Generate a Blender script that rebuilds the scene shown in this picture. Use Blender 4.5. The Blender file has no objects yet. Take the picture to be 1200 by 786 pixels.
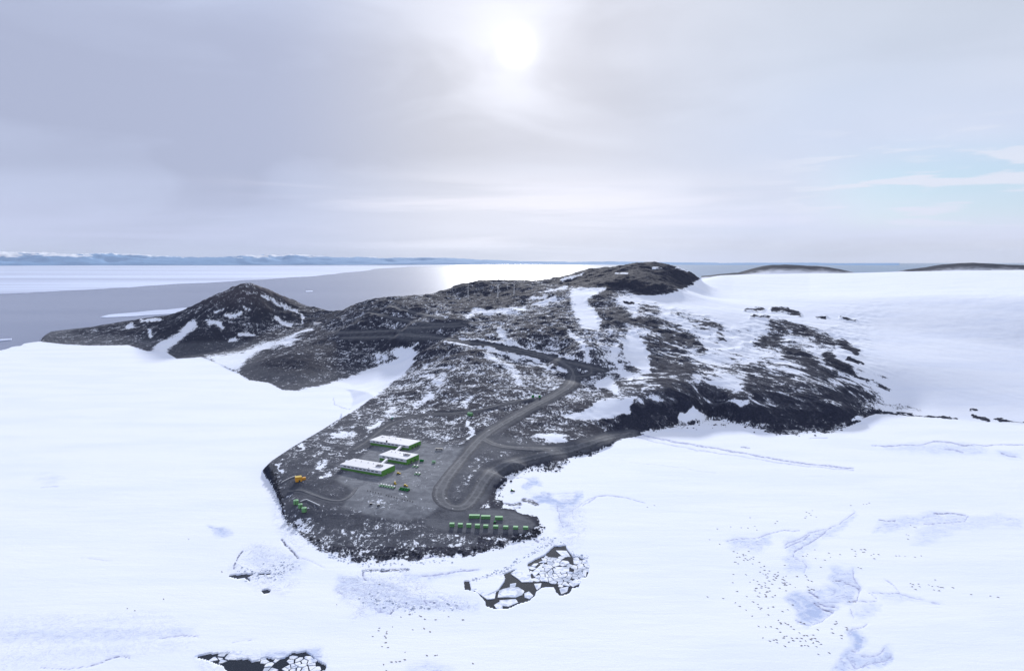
import bpy, bmesh, math, random
import numpy as np
from mathutils import Vector, Matrix

random.seed(7)
rng = np.random.default_rng(7)
scene = bpy.context.scene
COL = scene.collection
R = math.radians

# ------------------------------------------------------------------ camera, world, sun, exposure
CAM_H = 320.0
FPX, CX, CY = 782.0, 600.0, 393.0            # focal length and centre in photograph pixels (1200 wide)
PITCH = math.atan((CY - 305.5) / FPX)
cam_data = bpy.data.cameras.new('camera')
cam_data.sensor_width = 36.0
cam_data.lens = 36.0 * FPX / 1200.0
cam_data.clip_start = 1.0
cam_data.clip_end = 400000.0
cam = bpy.data.objects.new('camera', cam_data)
cam.location = (0, 0, CAM_H)
cam.rotation_euler = (math.pi / 2 - PITCH, 0, 0)
COL.objects.link(cam)
scene.camera = cam

SUN_EL, SUN_AZ = R(16.9), R(0.35)            # azimuth measured from +Y towards +X
sun_dir = Vector((math.sin(SUN_AZ) * math.cos(SUN_EL), math.cos(SUN_AZ) * math.cos(SUN_EL), math.sin(SUN_EL)))
sun_data = bpy.data.lights.new('sun', 'SUN')
sun_data.energy = 3.8
sun_data.angle = R(3.5)
sun_data.color = (1.0, 0.99, 0.98)
sun = bpy.data.objects.new('sun', sun_data)
sun.rotation_euler = sun_dir.to_track_quat('Z', 'Y').to_euler()
sun.location = (0, 0, 900)
COL.objects.link(sun)

scene.view_settings.view_transform = 'Standard'
scene.view_settings.look = 'None'
scene.view_settings.exposure = 0.30
scene.view_settings.gamma = 1.0
scene.cycles.max_bounces = 6
scene.cycles.volume_bounces = 0


class NT:
    """small helper for writing node graphs"""
    def __init__(self, tree):
        self.t = tree
        self.t.nodes.clear()

    def n(self, kind, **kw):
        nd = self.t.nodes.new(kind)
        for k, v in kw.items():
            setattr(nd, k, v)
        return nd

    def link(self, a, b):
        self.t.links.new(a, b)

    def put(self, sock, v):
        if isinstance(v, bpy.types.NodeSocket):
            self.link(v, sock)
        elif v is not None:
            if isinstance(v, (tuple, list)) and len(v) == 3 and sock.type == 'RGBA':
                v = (*v, 1.0)
            sock.default_value = v

    def m(self, op, a, b=None, c=None, clamp=False):
        nd = self.n('ShaderNodeMath', operation=op, use_clamp=clamp)
        self.put(nd.inputs[0], a)
        if b is not None: self.put(nd.inputs[1], b)
        if c is not None: self.put(nd.inputs[2], c)
        return nd.outputs[0]

    def vm(self, op, a, b=None):
        nd = self.n('ShaderNodeVectorMath', operation=op)
        self.put(nd.inputs[0], a)
        if b is not None: self.put(nd.inputs[1], b)
        return nd.outputs['Value'] if op in ('DOT_PRODUCT', 'LENGTH') else nd.outputs['Vector']

    def mix(self, f, a, b):
        nd = self.n('ShaderNodeMix', data_type='RGBA')
        self.put(nd.inputs['Factor'], f)
        self.put(nd.inputs['A'], a) if False else None
        self.put(nd.inputs[6], a)
        self.put(nd.inputs[7], b)
        return nd.outputs[2]

    def ss(self, x, lo, hi):
        nd = self.n('ShaderNodeMapRange', interpolation_type='SMOOTHSTEP', clamp=True)
        self.put(nd.inputs['Value'], x)
        self.put(nd.inputs['From Min'], lo)
        self.put(nd.inputs['From Max'], hi)
        return nd.outputs['Result']

    def noise(self, vec, scale, detail=4.0, rough=0.55, dist=0.0):
        nd = self.n('ShaderNodeTexNoise')
        self.put(nd.inputs['Vector'], vec)
        nd.inputs['Scale'].default_value = scale
        nd.inputs['Detail'].default_value = detail
        nd.inputs['Roughness'].default_value = rough
        nd.inputs['Distortion'].default_value = dist
        return nd.outputs['Fac']

    def mapping(self, vec, rot=(0, 0, 0), scale=(1, 1, 1), loc=(0, 0, 0)):
        nd = self.n('ShaderNodeMapping')
        self.put(nd.inputs['Vector'], vec)
        nd.inputs['Rotation'].default_value = rot
        nd.inputs['Scale'].default_value = scale
        nd.inputs['Location'].default_value = loc
        return nd.outputs['Vector']

    def attr(self, name):
        nd = self.n('ShaderNodeAttribute', attribute_name=name)
        return nd


# ---- sky: a Nishita sky under a broken, thin cloud sheet with the sun burning through it
world = bpy.data.worlds.new('World')
scene.world = world
world.use_nodes = True
W = NT(world.node_tree)
tc = W.n('ShaderNodeTexCoord')
dvec = W.vm('NORMALIZE', tc.outputs['Generated'])
sep = W.n('ShaderNodeSeparateXYZ'); W.link(dvec, sep.inputs[0])
dx, dy, dz = sep.outputs
el = W.m('MULTIPLY', W.m('ARCSINE', dz), 57.2958)                 # elevation in degrees
az = W.m('MULTIPLY', W.m('ARCTAN2', dx, dy), 57.2958)             # azimuth in degrees
sky = W.n('ShaderNodeTexSky', sky_type='NISHITA', sun_disc=False)
sky.sun_elevation = SUN_EL
sky.sun_rotation = SUN_AZ
sky.altitude = 300
sky.air_density = 1.0; sky.dust_density = 0.6; sky.ozone_density = 2.0
zz = W.m('ADD', W.m('MAXIMUM', dz, 0.0), 0.22)
comb = W.n('ShaderNodeCombineXYZ')
W.link(W.m('DIVIDE', dx, zz), comb.inputs[0]); W.link(W.m('DIVIDE', dy, zz), comb.inputs[1])
cp = comb.outputs[0]
ang = W.m('MULTIPLY', W.m('ARCCOSINE', W.m('MINIMUM', W.vm('DOT_PRODUCT', dvec, tuple(sun_dir)), 1.0)), 57.2958)
angc = W.n('ShaderNodeCombineXYZ'); W.link(az, angc.inputs[0]); W.link(el, angc.inputs[1])
n_big = W.noise(W.mapping(cp, rot=(0, 0, 0.55), scale=(0.55, 1.0, 1), loc=(2.9, 0.6, 0)), 0.62, 3.0, 0.5, 0.6)
n_mid = W.noise(W.mapping(cp, rot=(0, 0, 0.9), scale=(0.35, 1.0, 1), loc=(4.2, 7.7, 0)), 1.3, 5.0, 0.55, 0.5)
n_soft = W.noise(W.mapping(angc.outputs[0], rot=(0, 0, R(-17)), scale=(0.040, 0.13, 1), loc=(3.1, 1.7, 0)), 1.0, 4.0, 0.5, 0.8)
n_str = W.noise(W.mapping(angc.outputs[0], rot=(0, 0, R(2)), scale=(0.028, 0.42, 1), loc=(1.3, 0.2, 0)), 1.0, 5.0, 0.55, 0.5)
# darker bank of cloud to the left of the sun, thinner and bluer to the right
leftw = W.ss(az, 8.0, -18.0)
bank = W.m('MULTIPLY', leftw, W.m('MULTIPLY', W.ss(el, 1.5, 7.5), W.ss(el, 21.0, 11.0)))
shade = W.m('ADD', W.m('MULTIPLY', W.ss(n_big, 0.30, 0.66), 0.42), W.m('ADD', W.m('MULTIPLY', W.ss(n_mid, 0.34, 0.64), 0.22), W.m('MULTIPLY', W.ss(n_soft, 0.36, 0.62), 0.48)))
shade = W.m('SUBTRACT', shade, W.m('MULTIPLY', bank, 0.46), clamp=True)
lb = W.ss(az, -3.0, -21.0)
c_cloud = W.mix(shade, W.mix(lb, (0.45, 0.465, 0.54), (0.34, 0.38, 0.525)), W.mix(lb, (0.64, 0.665, 0.765), (0.465, 0.525, 0.70)))
c_gap = W.mix(W.ss(el, 6.0, 20.0), (0.51, 0.585, 0.75), (0.45, 0.51, 0.615))
gap = W.m('MULTIPLY', W.ss(az, 4.0, 27.0), W.m('MULTIPLY', W.ss(el, 30.0, 12.0), W.ss(el, 0.5, 3.0)))
gap = W.m('MULTIPLY', gap, W.m('ADD', 0.55, W.m('MULTIPLY', W.ss(n_big, 0.62, 0.36), 0.45)))
c1 = W.mix(gap, c_cloud, c_gap)
# clear hole low on the right: here the Nishita sky itself shows, with thin wisps across it
hole = W.m('MULTIPLY', W.ss(az, 21.0, 30.0), W.m('MULTIPLY', W.ss(el, 1.6, 3.4), W.ss(el, 9.5, 5.5)))
nsky = W.vm('SCALE', sky.outputs[0]); 
nd = W.n('ShaderNodeVectorMath', operation='SCALE'); W.link(sky.outputs[0], nd.inputs[0]); nd.inputs['Scale'].default_value = 0.1
hcol = W.mix(0.72, nd.outputs[0], (0.385, 0.53, 0.695))
c2 = W.mix(W.m('MULTIPLY', hole, 0.92), c1, hcol)
wv = W.noise(W.mapping(angc.outputs[0], rot=(0, 0, R(-4)), scale=(0.13, 0.95, 1), loc=(0.4, 0.55, 0)), 1.0, 5.0, 0.55, 0.4)
wisp = W.m('MULTIPLY', W.ss(wv, 0.50, 0.60), W.m('MULTIPLY', W.ss(az, 17.0, 28.0), W.m('MULTIPLY', W.ss(el, 1.5, 3.0), W.ss(el, 11.0, 6.0))))
c3 = W.mix(W.m('MULTIPLY', wisp, 0.9), c2, (0.63, 0.66, 0.76))
# pale lilac band above the horizon
band = W.m('MULTIPLY', W.ss(el, 7.0, 1.5), W.m('ADD', 0.35, W.m('MULTIPLY', W.ss(n_str, 0.40, 0.62), 0.65)))
c4 = W.mix(W.m('MULTIPLY', band, W.m('SUBTRACT', 0.92, W.m('MULTIPLY', hole, 0.6))), c3, W.mix(lb, W.mix(W.ss(az, 4.0, 20.0), (0.75, 0.765, 0.86), (0.59, 0.625, 0.79)), (0.475, 0.515, 0.70)))
strk = W.m('MULTIPLY', W.ss(n_str, 0.44, 0.60), W.m('MULTIPLY', W.ss(el, 1.0, 2.5), W.m('MULTIPLY', W.ss(el, 8.0, 4.5), W.ss(ang, 30.0, 8.0))))
c4 = W.mix(W.m('MULTIPLY', strk, 0.6), c4, (0.80, 0.785, 0.86))
# sun through the cloud
def gauss(x, s):
    return W.m('EXPONENT', W.m('MULTIPLY', W.m('POWER', W.m('DIVIDE', x, s), 2.0), -1.0))
halo = W.m('ADD', W.m('MULTIPLY', gauss(ang, 1.05), 0.60), W.m('ADD', W.m('MULTIPLY', gauss(ang, 4.6), W.m('ADD', 0.03, W.m('MULTIPLY', W.ss(n_soft, 0.25, 0.75), 0.135))), W.m('MULTIPLY', W.m('EXPONENT', W.m('DIVIDE', ang, -13.0)), 0.17)))
hv = W.n('ShaderNodeVectorMath', operation='SCALE'); hv.inputs[0].default_value = (1.0, 0.975, 0.95); W.link(halo, hv.inputs['Scale'])
c5 = W.vm('ADD', c4, hv.outputs[0])
s10 = W.n('ShaderNodeVectorMath', operation='SCALE'); W.link(c5, s10.inputs[0]); s10.inputs['Scale'].default_value = 10.0
bg = W.n('ShaderNodeBackground'); W.link(s10.outputs[0], bg.inputs['Color']); bg.inputs['Strength'].default_value = 0.1
out = W.n('ShaderNodeOutputWorld'); W.link(bg.outputs[0], out.inputs['Surface'])


# ------------------------------------------------------------------ geometry helpers
cp_, sp_ = math.cos(PITCH), math.sin(PITCH)

def ray(u, v):
    a, b = (u - CX) / FPX, (CY - v) / FPX
    return np.array([a, cp_ + b * sp_, -sp_ + b * cp_])

def at_z(u, v, z):                      # point of the sight line at height z
    d = ray(u, v); t = (z - CAM_H) / d[2]
    return np.array([d[0] * t, d[1] * t, z])

def at_d(u, v, D):                      # point of the sight line at horizontal distance D
    d = ray(u, v); t = D / math.hypot(d[0], d[1])
    return np.array([d[0] * t, d[1] * t, CAM_H + d[2] * t])

def proj(x, y, z):
    zz = z - CAM_H
    f = y * cp_ - zz * sp_
    up = y * sp_ + zz * cp_
    return CX + FPX * x / f, CY - FPX * up / f

def smooth(x, lo, hi):
    t = np.clip((x - lo) / (hi - lo), 0, 1)
    return t * t * (3 - 2 * t)

def perlin(x, y, seed=0):
    r = np.random.default_rng(seed)
    perm = r.permutation(4096).astype(np.int64)
    ga = r.random(4096) * 2 * np.pi
    gx, gy = np.cos(ga), np.sin(ga)
    xi = np.floor(x).astype(np.int64); yi = np.floor(y).astype(np.int64)
    xf = x - xi; yf = y - yi
    u = xf * xf * xf * (xf * (xf * 6 - 15) + 10); w = yf * yf * yf * (yf * (yf * 6 - 15) + 10)
    def g(ix, iy, fx, fy):
        h = perm[(perm[ix & 4095] + iy) & 4095]
        return gx[h] * fx + gy[h] * fy
    a = g(xi, yi, xf, yf); b = g(xi + 1, yi, xf - 1, yf)
    c = g(xi, yi + 1, xf, yf - 1); d = g(xi + 1, yi + 1, xf - 1, yf - 1)
    return (a + u * (b - a)) + w * ((c + u * (d - c)) - (a + u * (b - a)))

def fbm(x, y, octv=4, seed=0, gain=0.5):
    s = np.zeros_like(x); a = 1.0
    for k in range(octv):
        s += a * perlin(x * 2 ** k + 17.3 * k, y * 2 ** k - 9.1 * k, seed + k); a *= gain
    return s

def in_poly(u, v, P):
    P = np.asarray(P, float); ins = np.zeros(u.shape, bool)
    n = len(P)
    for i in range(n):
        x1, y1 = P[i]; x2, y2 = P[(i + 1) % n]
        if y1 == y2: continue
        c = ((y1 > v) != (y2 > v)) & (u < (x2 - x1) * (v - y1) / (y2 - y1) + x1)
        ins ^= c
    return ins

def seg_dist(u, v, P, closed=False):
    P = np.asarray(P, float); n = len(P); best = np.full(u.shape, 1e18)
    if n == 1:
        return np.hypot(u - P[0, 0], v - P[0, 1])
    for i in range(n if closed else n - 1):
        ax, ay = P[i]; bx, by = P[(i + 1) % n]
        ex, ey = bx - ax, by - ay; L = ex * ex + ey * ey + 1e-12
        t = np.clip(((u - ax) * ex + (v - ay) * ey) / L, 0, 1)
        np.minimum(best, (u - ax - t * ex) ** 2 + (v - ay - t * ey) ** 2, out=best)
    return np.sqrt(best)

# ------------------------------------------------------------------ terrain: survey points
PTS = []
def Z(z, *uv):
    for u, v in uv: PTS.append(at_z(u, v, z))
def zl(*uvz):
    for u, v, z in uvz: PTS.append(at_z(u, v, z))
RIDGE = []
def dl(*uvd):
    for u, v, D in uvd:
        p = at_d(u, v, D); PTS.append(p); RIDGE.append(p)

# base terrace and its shore
zl((345, 562, 11), (370, 590, 11), (400, 575, 12), (420, 590, 12), (450, 600, 12), (490, 590, 12), (520, 575, 12.5), (440, 555, 12), (470, 530, 12.3),
   (510, 540, 12.5), (400, 545, 12), (420, 525, 12.5), (480, 510, 14), (535, 535, 14), (370, 530, 12), (360, 550, 11.5), (345, 590, 9), (355, 600, 8),
   (400, 500, 14.5), (440, 475, 19), (470, 455, 27), (430, 500, 15), (500, 490, 18))
zl((345, 522, 12.5), (400, 489, 15.5), (440, 464, 22), (470, 441, 35), (490, 420, 61), (318, 541, 10.5))
zl((400, 615, 6), (450, 622, 6), (490, 615, 6), (420, 635, 2.5), (460, 640, 2.5), (500, 630, 3.5), (540, 608, 4), (580, 605, 3.5), (615, 612, 3.2), (530, 622, 3.5), (580, 622, 3.2), (620, 620, 3))
zl((324, 556, 8), (327, 566, 6), (331, 580, 4), (334, 594, 3)); Z(0.4, (336, 608), (346, 615), (362, 633), (386, 646), (420, 656), (450, 655), (480, 653), (520, 651), (560, 646), (590, 638), (632, 616), (625, 604), (600, 597), (585, 590))
zl((560, 575, 7), (580, 555, 10), (600, 545, 11), (640, 530, 12), (680, 520, 11.5), (700, 514, 10), (740, 508, 3))
Z(0.4, (582, 580), (594, 556), (622, 547), (650, 552), (672, 533), (697, 530), (725, 513), (750, 508))
# road corridor and hillside
zl((548, 530, 16), (575, 505, 22), (600, 490, 27), (625, 476, 34), (650, 463, 42), (668, 450, 51), (672, 437, 58), (645, 420, 76), (610, 410, 91), (575, 405, 97), (530, 398, 105), (480, 385, 119))
zl((560, 470, 35), (530, 470, 31), (500, 465, 30), (520, 450, 46), (560, 430, 70), (520, 430, 66), (500, 410, 82), (600, 450, 50), (640, 500, 20), (680, 490, 24), (700, 460, 42), (705, 435, 62), (600, 515, 17), (640, 515, 16))
# bay that fills with snow behind the terrace
zl((400, 448, 0), (380, 460, 0), (425, 450, 4), (430, 436, 12), (455, 430, 28), (465, 418, 42), (482, 414, 55))
# middle hillside
zl((450, 370, 137), (500, 370, 148), (560, 370, 147), (560, 355, 168), (620, 345, 196), (640, 360, 168), (640, 385, 130), (700, 385, 134), (680, 410, 103), (720, 410, 100), (600, 390, 122), (560, 385, 124), (460, 394, 84), (480, 356, 168), (520, 356, 168))
zl((548, 349, 177), (583, 347, 185), (602, 345, 192))
# right-hand hillside and cliff
zl((750, 470, 40), (760, 430, 72), (800, 400, 108), (850, 365, 160), (740, 341, 212), (700, 345, 205), (690, 365, 164), (780, 350, 190), (800, 440, 68), (850, 430, 74), (850, 452, 55), (900, 400, 104), (950, 400, 102), (950, 430, 72),
   (900, 440, 64), (1000, 430, 66), (980, 455, 45), (900, 375, 140))
zl((770, 473, 34), (812, 471, 35), (860, 473, 33), (900, 474, 30), (950, 478, 25), (1000, 480, 19))
Z(0.4, (770, 503), (800, 497), (835, 491), (860, 496), (882, 500), (906, 507), (927, 508), (950, 504), (973, 506), (988, 500), (1010, 490), (1026, 484), (1060, 486), (1100, 489), (1150, 493), (1200, 497), (1320, 505))
zl((1050, 470, 12), (1100, 470, 16), (1150, 470, 18), (1200, 470, 20), (1300, 470, 20), (1050, 440, 50), (1120, 430, 60), (1200, 430, 55), (1300, 430, 50), (1000, 400, 95), (1050, 400, 92), (1100, 400, 90), (1200, 400, 85), (1300, 400, 80),
   (900, 350, 165), (1000, 370, 130), (1100, 370, 122), (1200, 370, 118), (1300, 370, 112), (850, 343, 184), (950, 345, 172), (1050, 345, 165), (1150, 345, 160), (1250, 345, 155))
# cone hill on the left and its spur
dl((60, 397, 3260), (85, 391, 3330), (110, 386, 3330), (150, 378, 3330), (190, 372, 3280), (215, 366, 3220), (240, 352, 3160), (258, 343.5, 3120), (274, 337.5, 3100), (284, 334.4, 3085), (291, 332.4, 3080), (300, 335.8, 3085), (309, 340, 3090), (330, 350, 3100), (352, 358.5, 3120), (376, 364, 3120), (398, 367, 3080))
def md(*uvd):
    for u, v, D in uvd: PTS.append(at_d(u, v, D))
md((250, 378, 2885), (290, 355, 2960), (270, 365, 2940), (320, 375, 2890), (300, 392, 2750), (350, 380, 2850), (230, 395, 2750), (250, 401, 2720), (215, 385, 2950), (140, 393, 3130), (180, 391, 2990), (100, 397, 3210), (222, 405, 2690), (270, 393, 2760), (330, 366, 2980), (372, 380, 2780),
   (295, 344, 3030), (255, 362, 2980), (320, 357, 3030))
Z(0.4, (48, 400.5), (75, 403), (105, 404.5), (150, 404), (172, 411), (192, 410.5), (207, 420), (236, 418), (256, 426))
zl((280, 420, 6), (300, 408, 16), (330, 398, 42), (350, 392, 56), (310, 420, 22), (330, 420, 36), (345, 412, 46), (380, 405, 54), (380, 425, 30), (350, 438, 18), (400, 405, 58), (420, 400, 66), (420, 415, 42), (400, 385, 84), (420, 380, 112), (440, 405, 58))
Z(0.4, (281, 438), (292, 445), (315, 448), (331, 456), (350, 457), (368, 453), (385, 447))
# skyline of the middle
dl((405, 365, 3000), (420, 357, 2800), (440, 350.5, 2650), (465, 347.5, 2650), (500, 348.5, 2620), (520, 342.5, 2850), (545, 336.2, 2950), (570, 334.5, 3000), (600, 333.5, 3050), (640, 331.5, 3080), (660, 327, 3100), (680, 319.5, 3120),
   (697, 317, 3120), (714, 318.3, 3140), (728, 315, 3180), (745, 312.2, 3200), (765, 312, 3180), (788, 313.2, 3120), (803, 317.5, 3080), (818, 324, 3050))
zl((720, 328, 248), (770, 325, 255), (790, 335, 222), (760, 335, 230), (690, 330, 236))
# ground falls away behind every skyline
for p in list(RIDGE):
    D = math.hypot(p[0], p[1]); 
    for k, f in ((330, 0.45), (800, -0.1)):
        q = p * (D + k) / D
        PTS.append(np.array([q[0], q[1], p[2] * f - (20 if f < 0 else 0)]))
for u in (400, 600, 800, 1000, 1200):                # flat sea ice in front
    for v in (540 if u > 700 else 700, 780):
        PTS.append(at_z(u, v, 0))
Z(0, (100, 420), (200, 440), (250, 470), (150, 500), (300, 500), (250, 560), (100, 600), (0, 430), (700, 560), (640, 580), (800, 520), (900, 525), (1000, 515), (1100, 510))

PT = np.array(PTS)
def qc(x, y):
    return np.stack([np.arctan2(x, y) * 2.0, np.log(np.hypot(x, y)) * 2.0], -1)
Q = qc(PT[:, 0], PT[:, 1])
def phi(r2):
    return 0.5 * r2 * np.log(r2 + 1e-12)
n = len(Q)
K = phi(((Q[:, None] - Q[None]) ** 2).sum(-1)) + np.eye(n) * 2e-5
A = np.zeros((n + 3, n + 3)); A[:n, :n] = K
Pm = np.c_[np.ones(n), Q]; A[:n, n:] = Pm; A[n:, :n] = Pm.T
wts = np.linalg.solve(A, np.r_[PT[:, 2], 0, 0, 0])

# grid in bearing and log distance round the point below the camera
NA, NR = 1200, 800
AZ0, AZ1 = R(-43), R(43)
D0, D1 = 385.0, 7300.0
azs = np.linspace(AZ0, AZ1, NA); lds = np.linspace(math.log(D0), math.log(D1), NR)
AZg, LDg = np.meshgrid(azs, lds)
Dg = np.exp(LDg)
X = (Dg * np.sin(AZg)); Y = (Dg * np.cos(AZg))
T = np.empty(NA * NR)
qa = np.stack([AZg.ravel() * 2.0, LDg.ravel() * 2.0], -1)
for i in range(0, NA * NR, 40000):
    q = qa[i:i + 40000]
    r2 = (q[:, None, 0] - Q[None, :, 0]) ** 2 + (q[:, None, 1] - Q[None, :, 1]) ** 2
    T[i:i + 40000] = phi(r2) @ wts[:n] + wts[n] + q @ wts[n + 1:]
T = T.reshape(NR, NA)

# the smooth snow slope on the right rises evenly to its own skyline
azu = CX + FPX * np.tan(AZg) / (cp_ - 0.0)
vsk = np.interp(azu, [815, 850, 880, 950, 1010, 1060, 1120, 1200, 1330], [325, 322.5, 321.5, 320.5, 319.8, 318.3, 317.2, 316.5, 316.5])
DS = np.interp(azu, [820, 860, 950], [3600, 4300, 5400])
tt = np.clip((Dg - 2700) / (DS - 2700), 0, 1)
v0s = np.interp(azu, [820, 1200], [352, 351])
vv_ = v0s + (vsk - v0s) * (1 - (1 - tt) ** 1.7)
a_ = (azu - CX) / FPX; b_ = (CY - vv_) / FPX
SL = CAM_H + Dg * (-sp_ + b_ * cp_) / np.hypot(a_, cp_ + b_ * sp_) - np.clip(Dg - DS, 0, None) * 0.035
lat = smooth(azu, 806, 856)
cand = np.maximum(T, SL - 30 * (1 - lat))
wsl = smooth(Dg, 2300, 3000) * (azu > 806)
T = T * (1 - wsl) + (cand * (1 - lat) + SL * lat) * wsl

# land outline in plan, from coast points on the ice and from the foot of the backs of the ridges
def W2(u, v, z=0.0):
    p = at_z(u, v, z); return (p[0], p[1])
def at_tuple(u, D):
    p = at_d(u, 330, D); return (p[0], p[1])
land = [W2(48, 400.5), W2(75, 403.5), W2(105, 405), W2(150, 404.5), W2(172, 411.5), W2(192, 411), W2(207, 420.5), W2(236, 418.5), W2(256, 426.5), W2(281, 438.5), W2(292, 445.5), W2(315, 448.5), W2(331, 457),
        W2(350, 458), W2(368, 454), W2(392, 453), W2(415, 458, 1), W2(432, 463, 9), W2(439, 465, 21), W2(400, 489, 15.5), W2(345, 522, 12.5), W2(318, 540, 10.5), W2(314, 546, 8), W2(318, 556, 5), W2(323, 567, 3), W2(328, 582, 2), W2(331, 596, 1), W2(335, 608), W2(339, 614), W2(348, 621), W2(362, 634),
        W2(386, 647), W2(408, 653), W2(420, 657), W2(450, 656), W2(480, 654), W2(520, 652), W2(560, 647), W2(590, 639), W2(603, 634), W2(604, 627), W2(626, 624), W2(632, 616), W2(625, 604), W2(600, 597), W2(584, 590),
        W2(580, 578), W2(594, 555), W2(622, 546), W2(650, 552), W2(670, 535), W2(697, 531), W2(725, 513), W2(750, 507), W2(770, 504), W2(800, 498), W2(835, 491), W2(860, 496), W2(882, 500), W2(906, 508), W2(927, 509), W2(950, 505), W2(973, 507), W2(988, 501),
        W2(1010, 491), W2(1026, 485), W2(1060, 487), W2(1100, 490), W2(1150, 494), W2(1200, 498), W2(1320, 506)]
back = []
for p in RIDGE:
    D = math.hypot(p[0], p[1]); q = p * (D + (1300 if D > 4100 else 420)) / D; back.append((math.atan2(p[0], p[1]), q[0], q[1]))
back.sort(reverse=True)
land += [(7000, 4200), (7500, 7000), at_tuple(1330, 7250), at_tuple(1000, 7250), at_tuple(850, 7000), at_tuple(826, 5600), at_tuple(812, 4000)] + [(b[1], b[2]) for b in back]
LAND = np.array(land)
rag = smooth(Dg, 1500, 1350) * np.maximum(smooth(azu, 335, 375) * (Dg < 960), smooth(azu, 560, 600))
WX, WY = X + 13 * rag * fbm(X / 26, Y / 26, 4, 101, .6), Y + 16 * rag * fbm(X / 26, Y / 26, 4, 111, .6)
inl = in_poly(WX, WY, LAND)
# distance outside the land
sd = np.zeros_like(X)
o = ~inl
sd[o] = seg_dist(WX[o], WY[o], LAND, True)

ice_edge = [W2(-500, 432), W2(-200, 425), W2(-60, 416), W2(0, 410.5), W2(8, 408.5), W2(14, 406), W2(24, 405), W2(27, 402.5), W2(40, 400.5), W2(52, 399.5)]
ICE = np.array(ice_edge + [W2(140, 395), W2(300, 392), W2(500, 400), W2(700, 410), (2200, 3000), (9000, 5000), (9000, -500), (-9000, -500)])
ini = in_poly(X, Y, ICE)

und = 0.35 * fbm(X / 90.0, Y / 90.0, 3, 40)
iceh = np.where(ini, und * 0.6, -6.0)
landh = T - np.where((azu > 395) & (azu < 452) & (sd < 400), 0.32, 0.9) * sd
landh = np.where(inl & (T < 0.3), 0.3 + 0.0 * T, landh)
RBACK = np.array([(b[1], b[2]) for b in back])
H0 = np.maximum(landh, iceh)
H0 = np.where(~inl & ~ini, np.maximum(T - 0.9 * sd, -6.0), H0)
H0 = np.clip(H0, -6.0, 420.0)

def gsample(G, x, y):
    a = (np.arctan2(x, y) - AZ0) / (AZ1 - AZ0) * (NA - 1)
    r = (np.log(np.maximum(np.hypot(x, y), 1.0)) - math.log(D0)) / (math.log(D1) - math.log(D0)) * (NR - 1)
    a = np.clip(a, 0, NA - 1.001); r = np.clip(r, 0, NR - 1.001)
    ai = np.floor(a).astype(int); ri = np.floor(r).astype(int); fa = a - ai; fr = r - ri
    return (G[ri, ai] * (1 - fa) * (1 - fr) + G[ri, ai + 1] * fa * (1 - fr) + G[ri + 1, ai] * (1 - fa) * fr + G[ri + 1, ai + 1] * fa * fr)

def hit(u, v, G=None):                  # where a sight line first meets the ground
    G = H0 if G is None else G
    d = ray(u, v); h = math.hypot(d[0], d[1])
    Ds = np.exp(np.linspace(math.log(D0 + 1), math.log(D1 - 10), 3000))
    x = d[0] / h * Ds; y = d[1] / h * Ds; z = CAM_H + d[2] / h * Ds
    g = gsample(G, x, y)
    k = np.argmax(g >= z)
    if g[k] < z[k]: k = len(Ds) - 1
    k0 = max(k - 1, 0)
    a = (z[k0] - g[k0]) / ((z[k0] - g[k0]) - (z[k] - g[k]) + 1e-9) if k > 0 else 0
    a = min(max(a, 0), 1)
    D = Ds[k0] + (Ds[k] - Ds[k0]) * a
    xx, yy = d[0] / h * D, d[1] / h * D
    return np.array([xx, yy, float(gsample(G, np.array(xx), np.array(yy)))])

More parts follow.
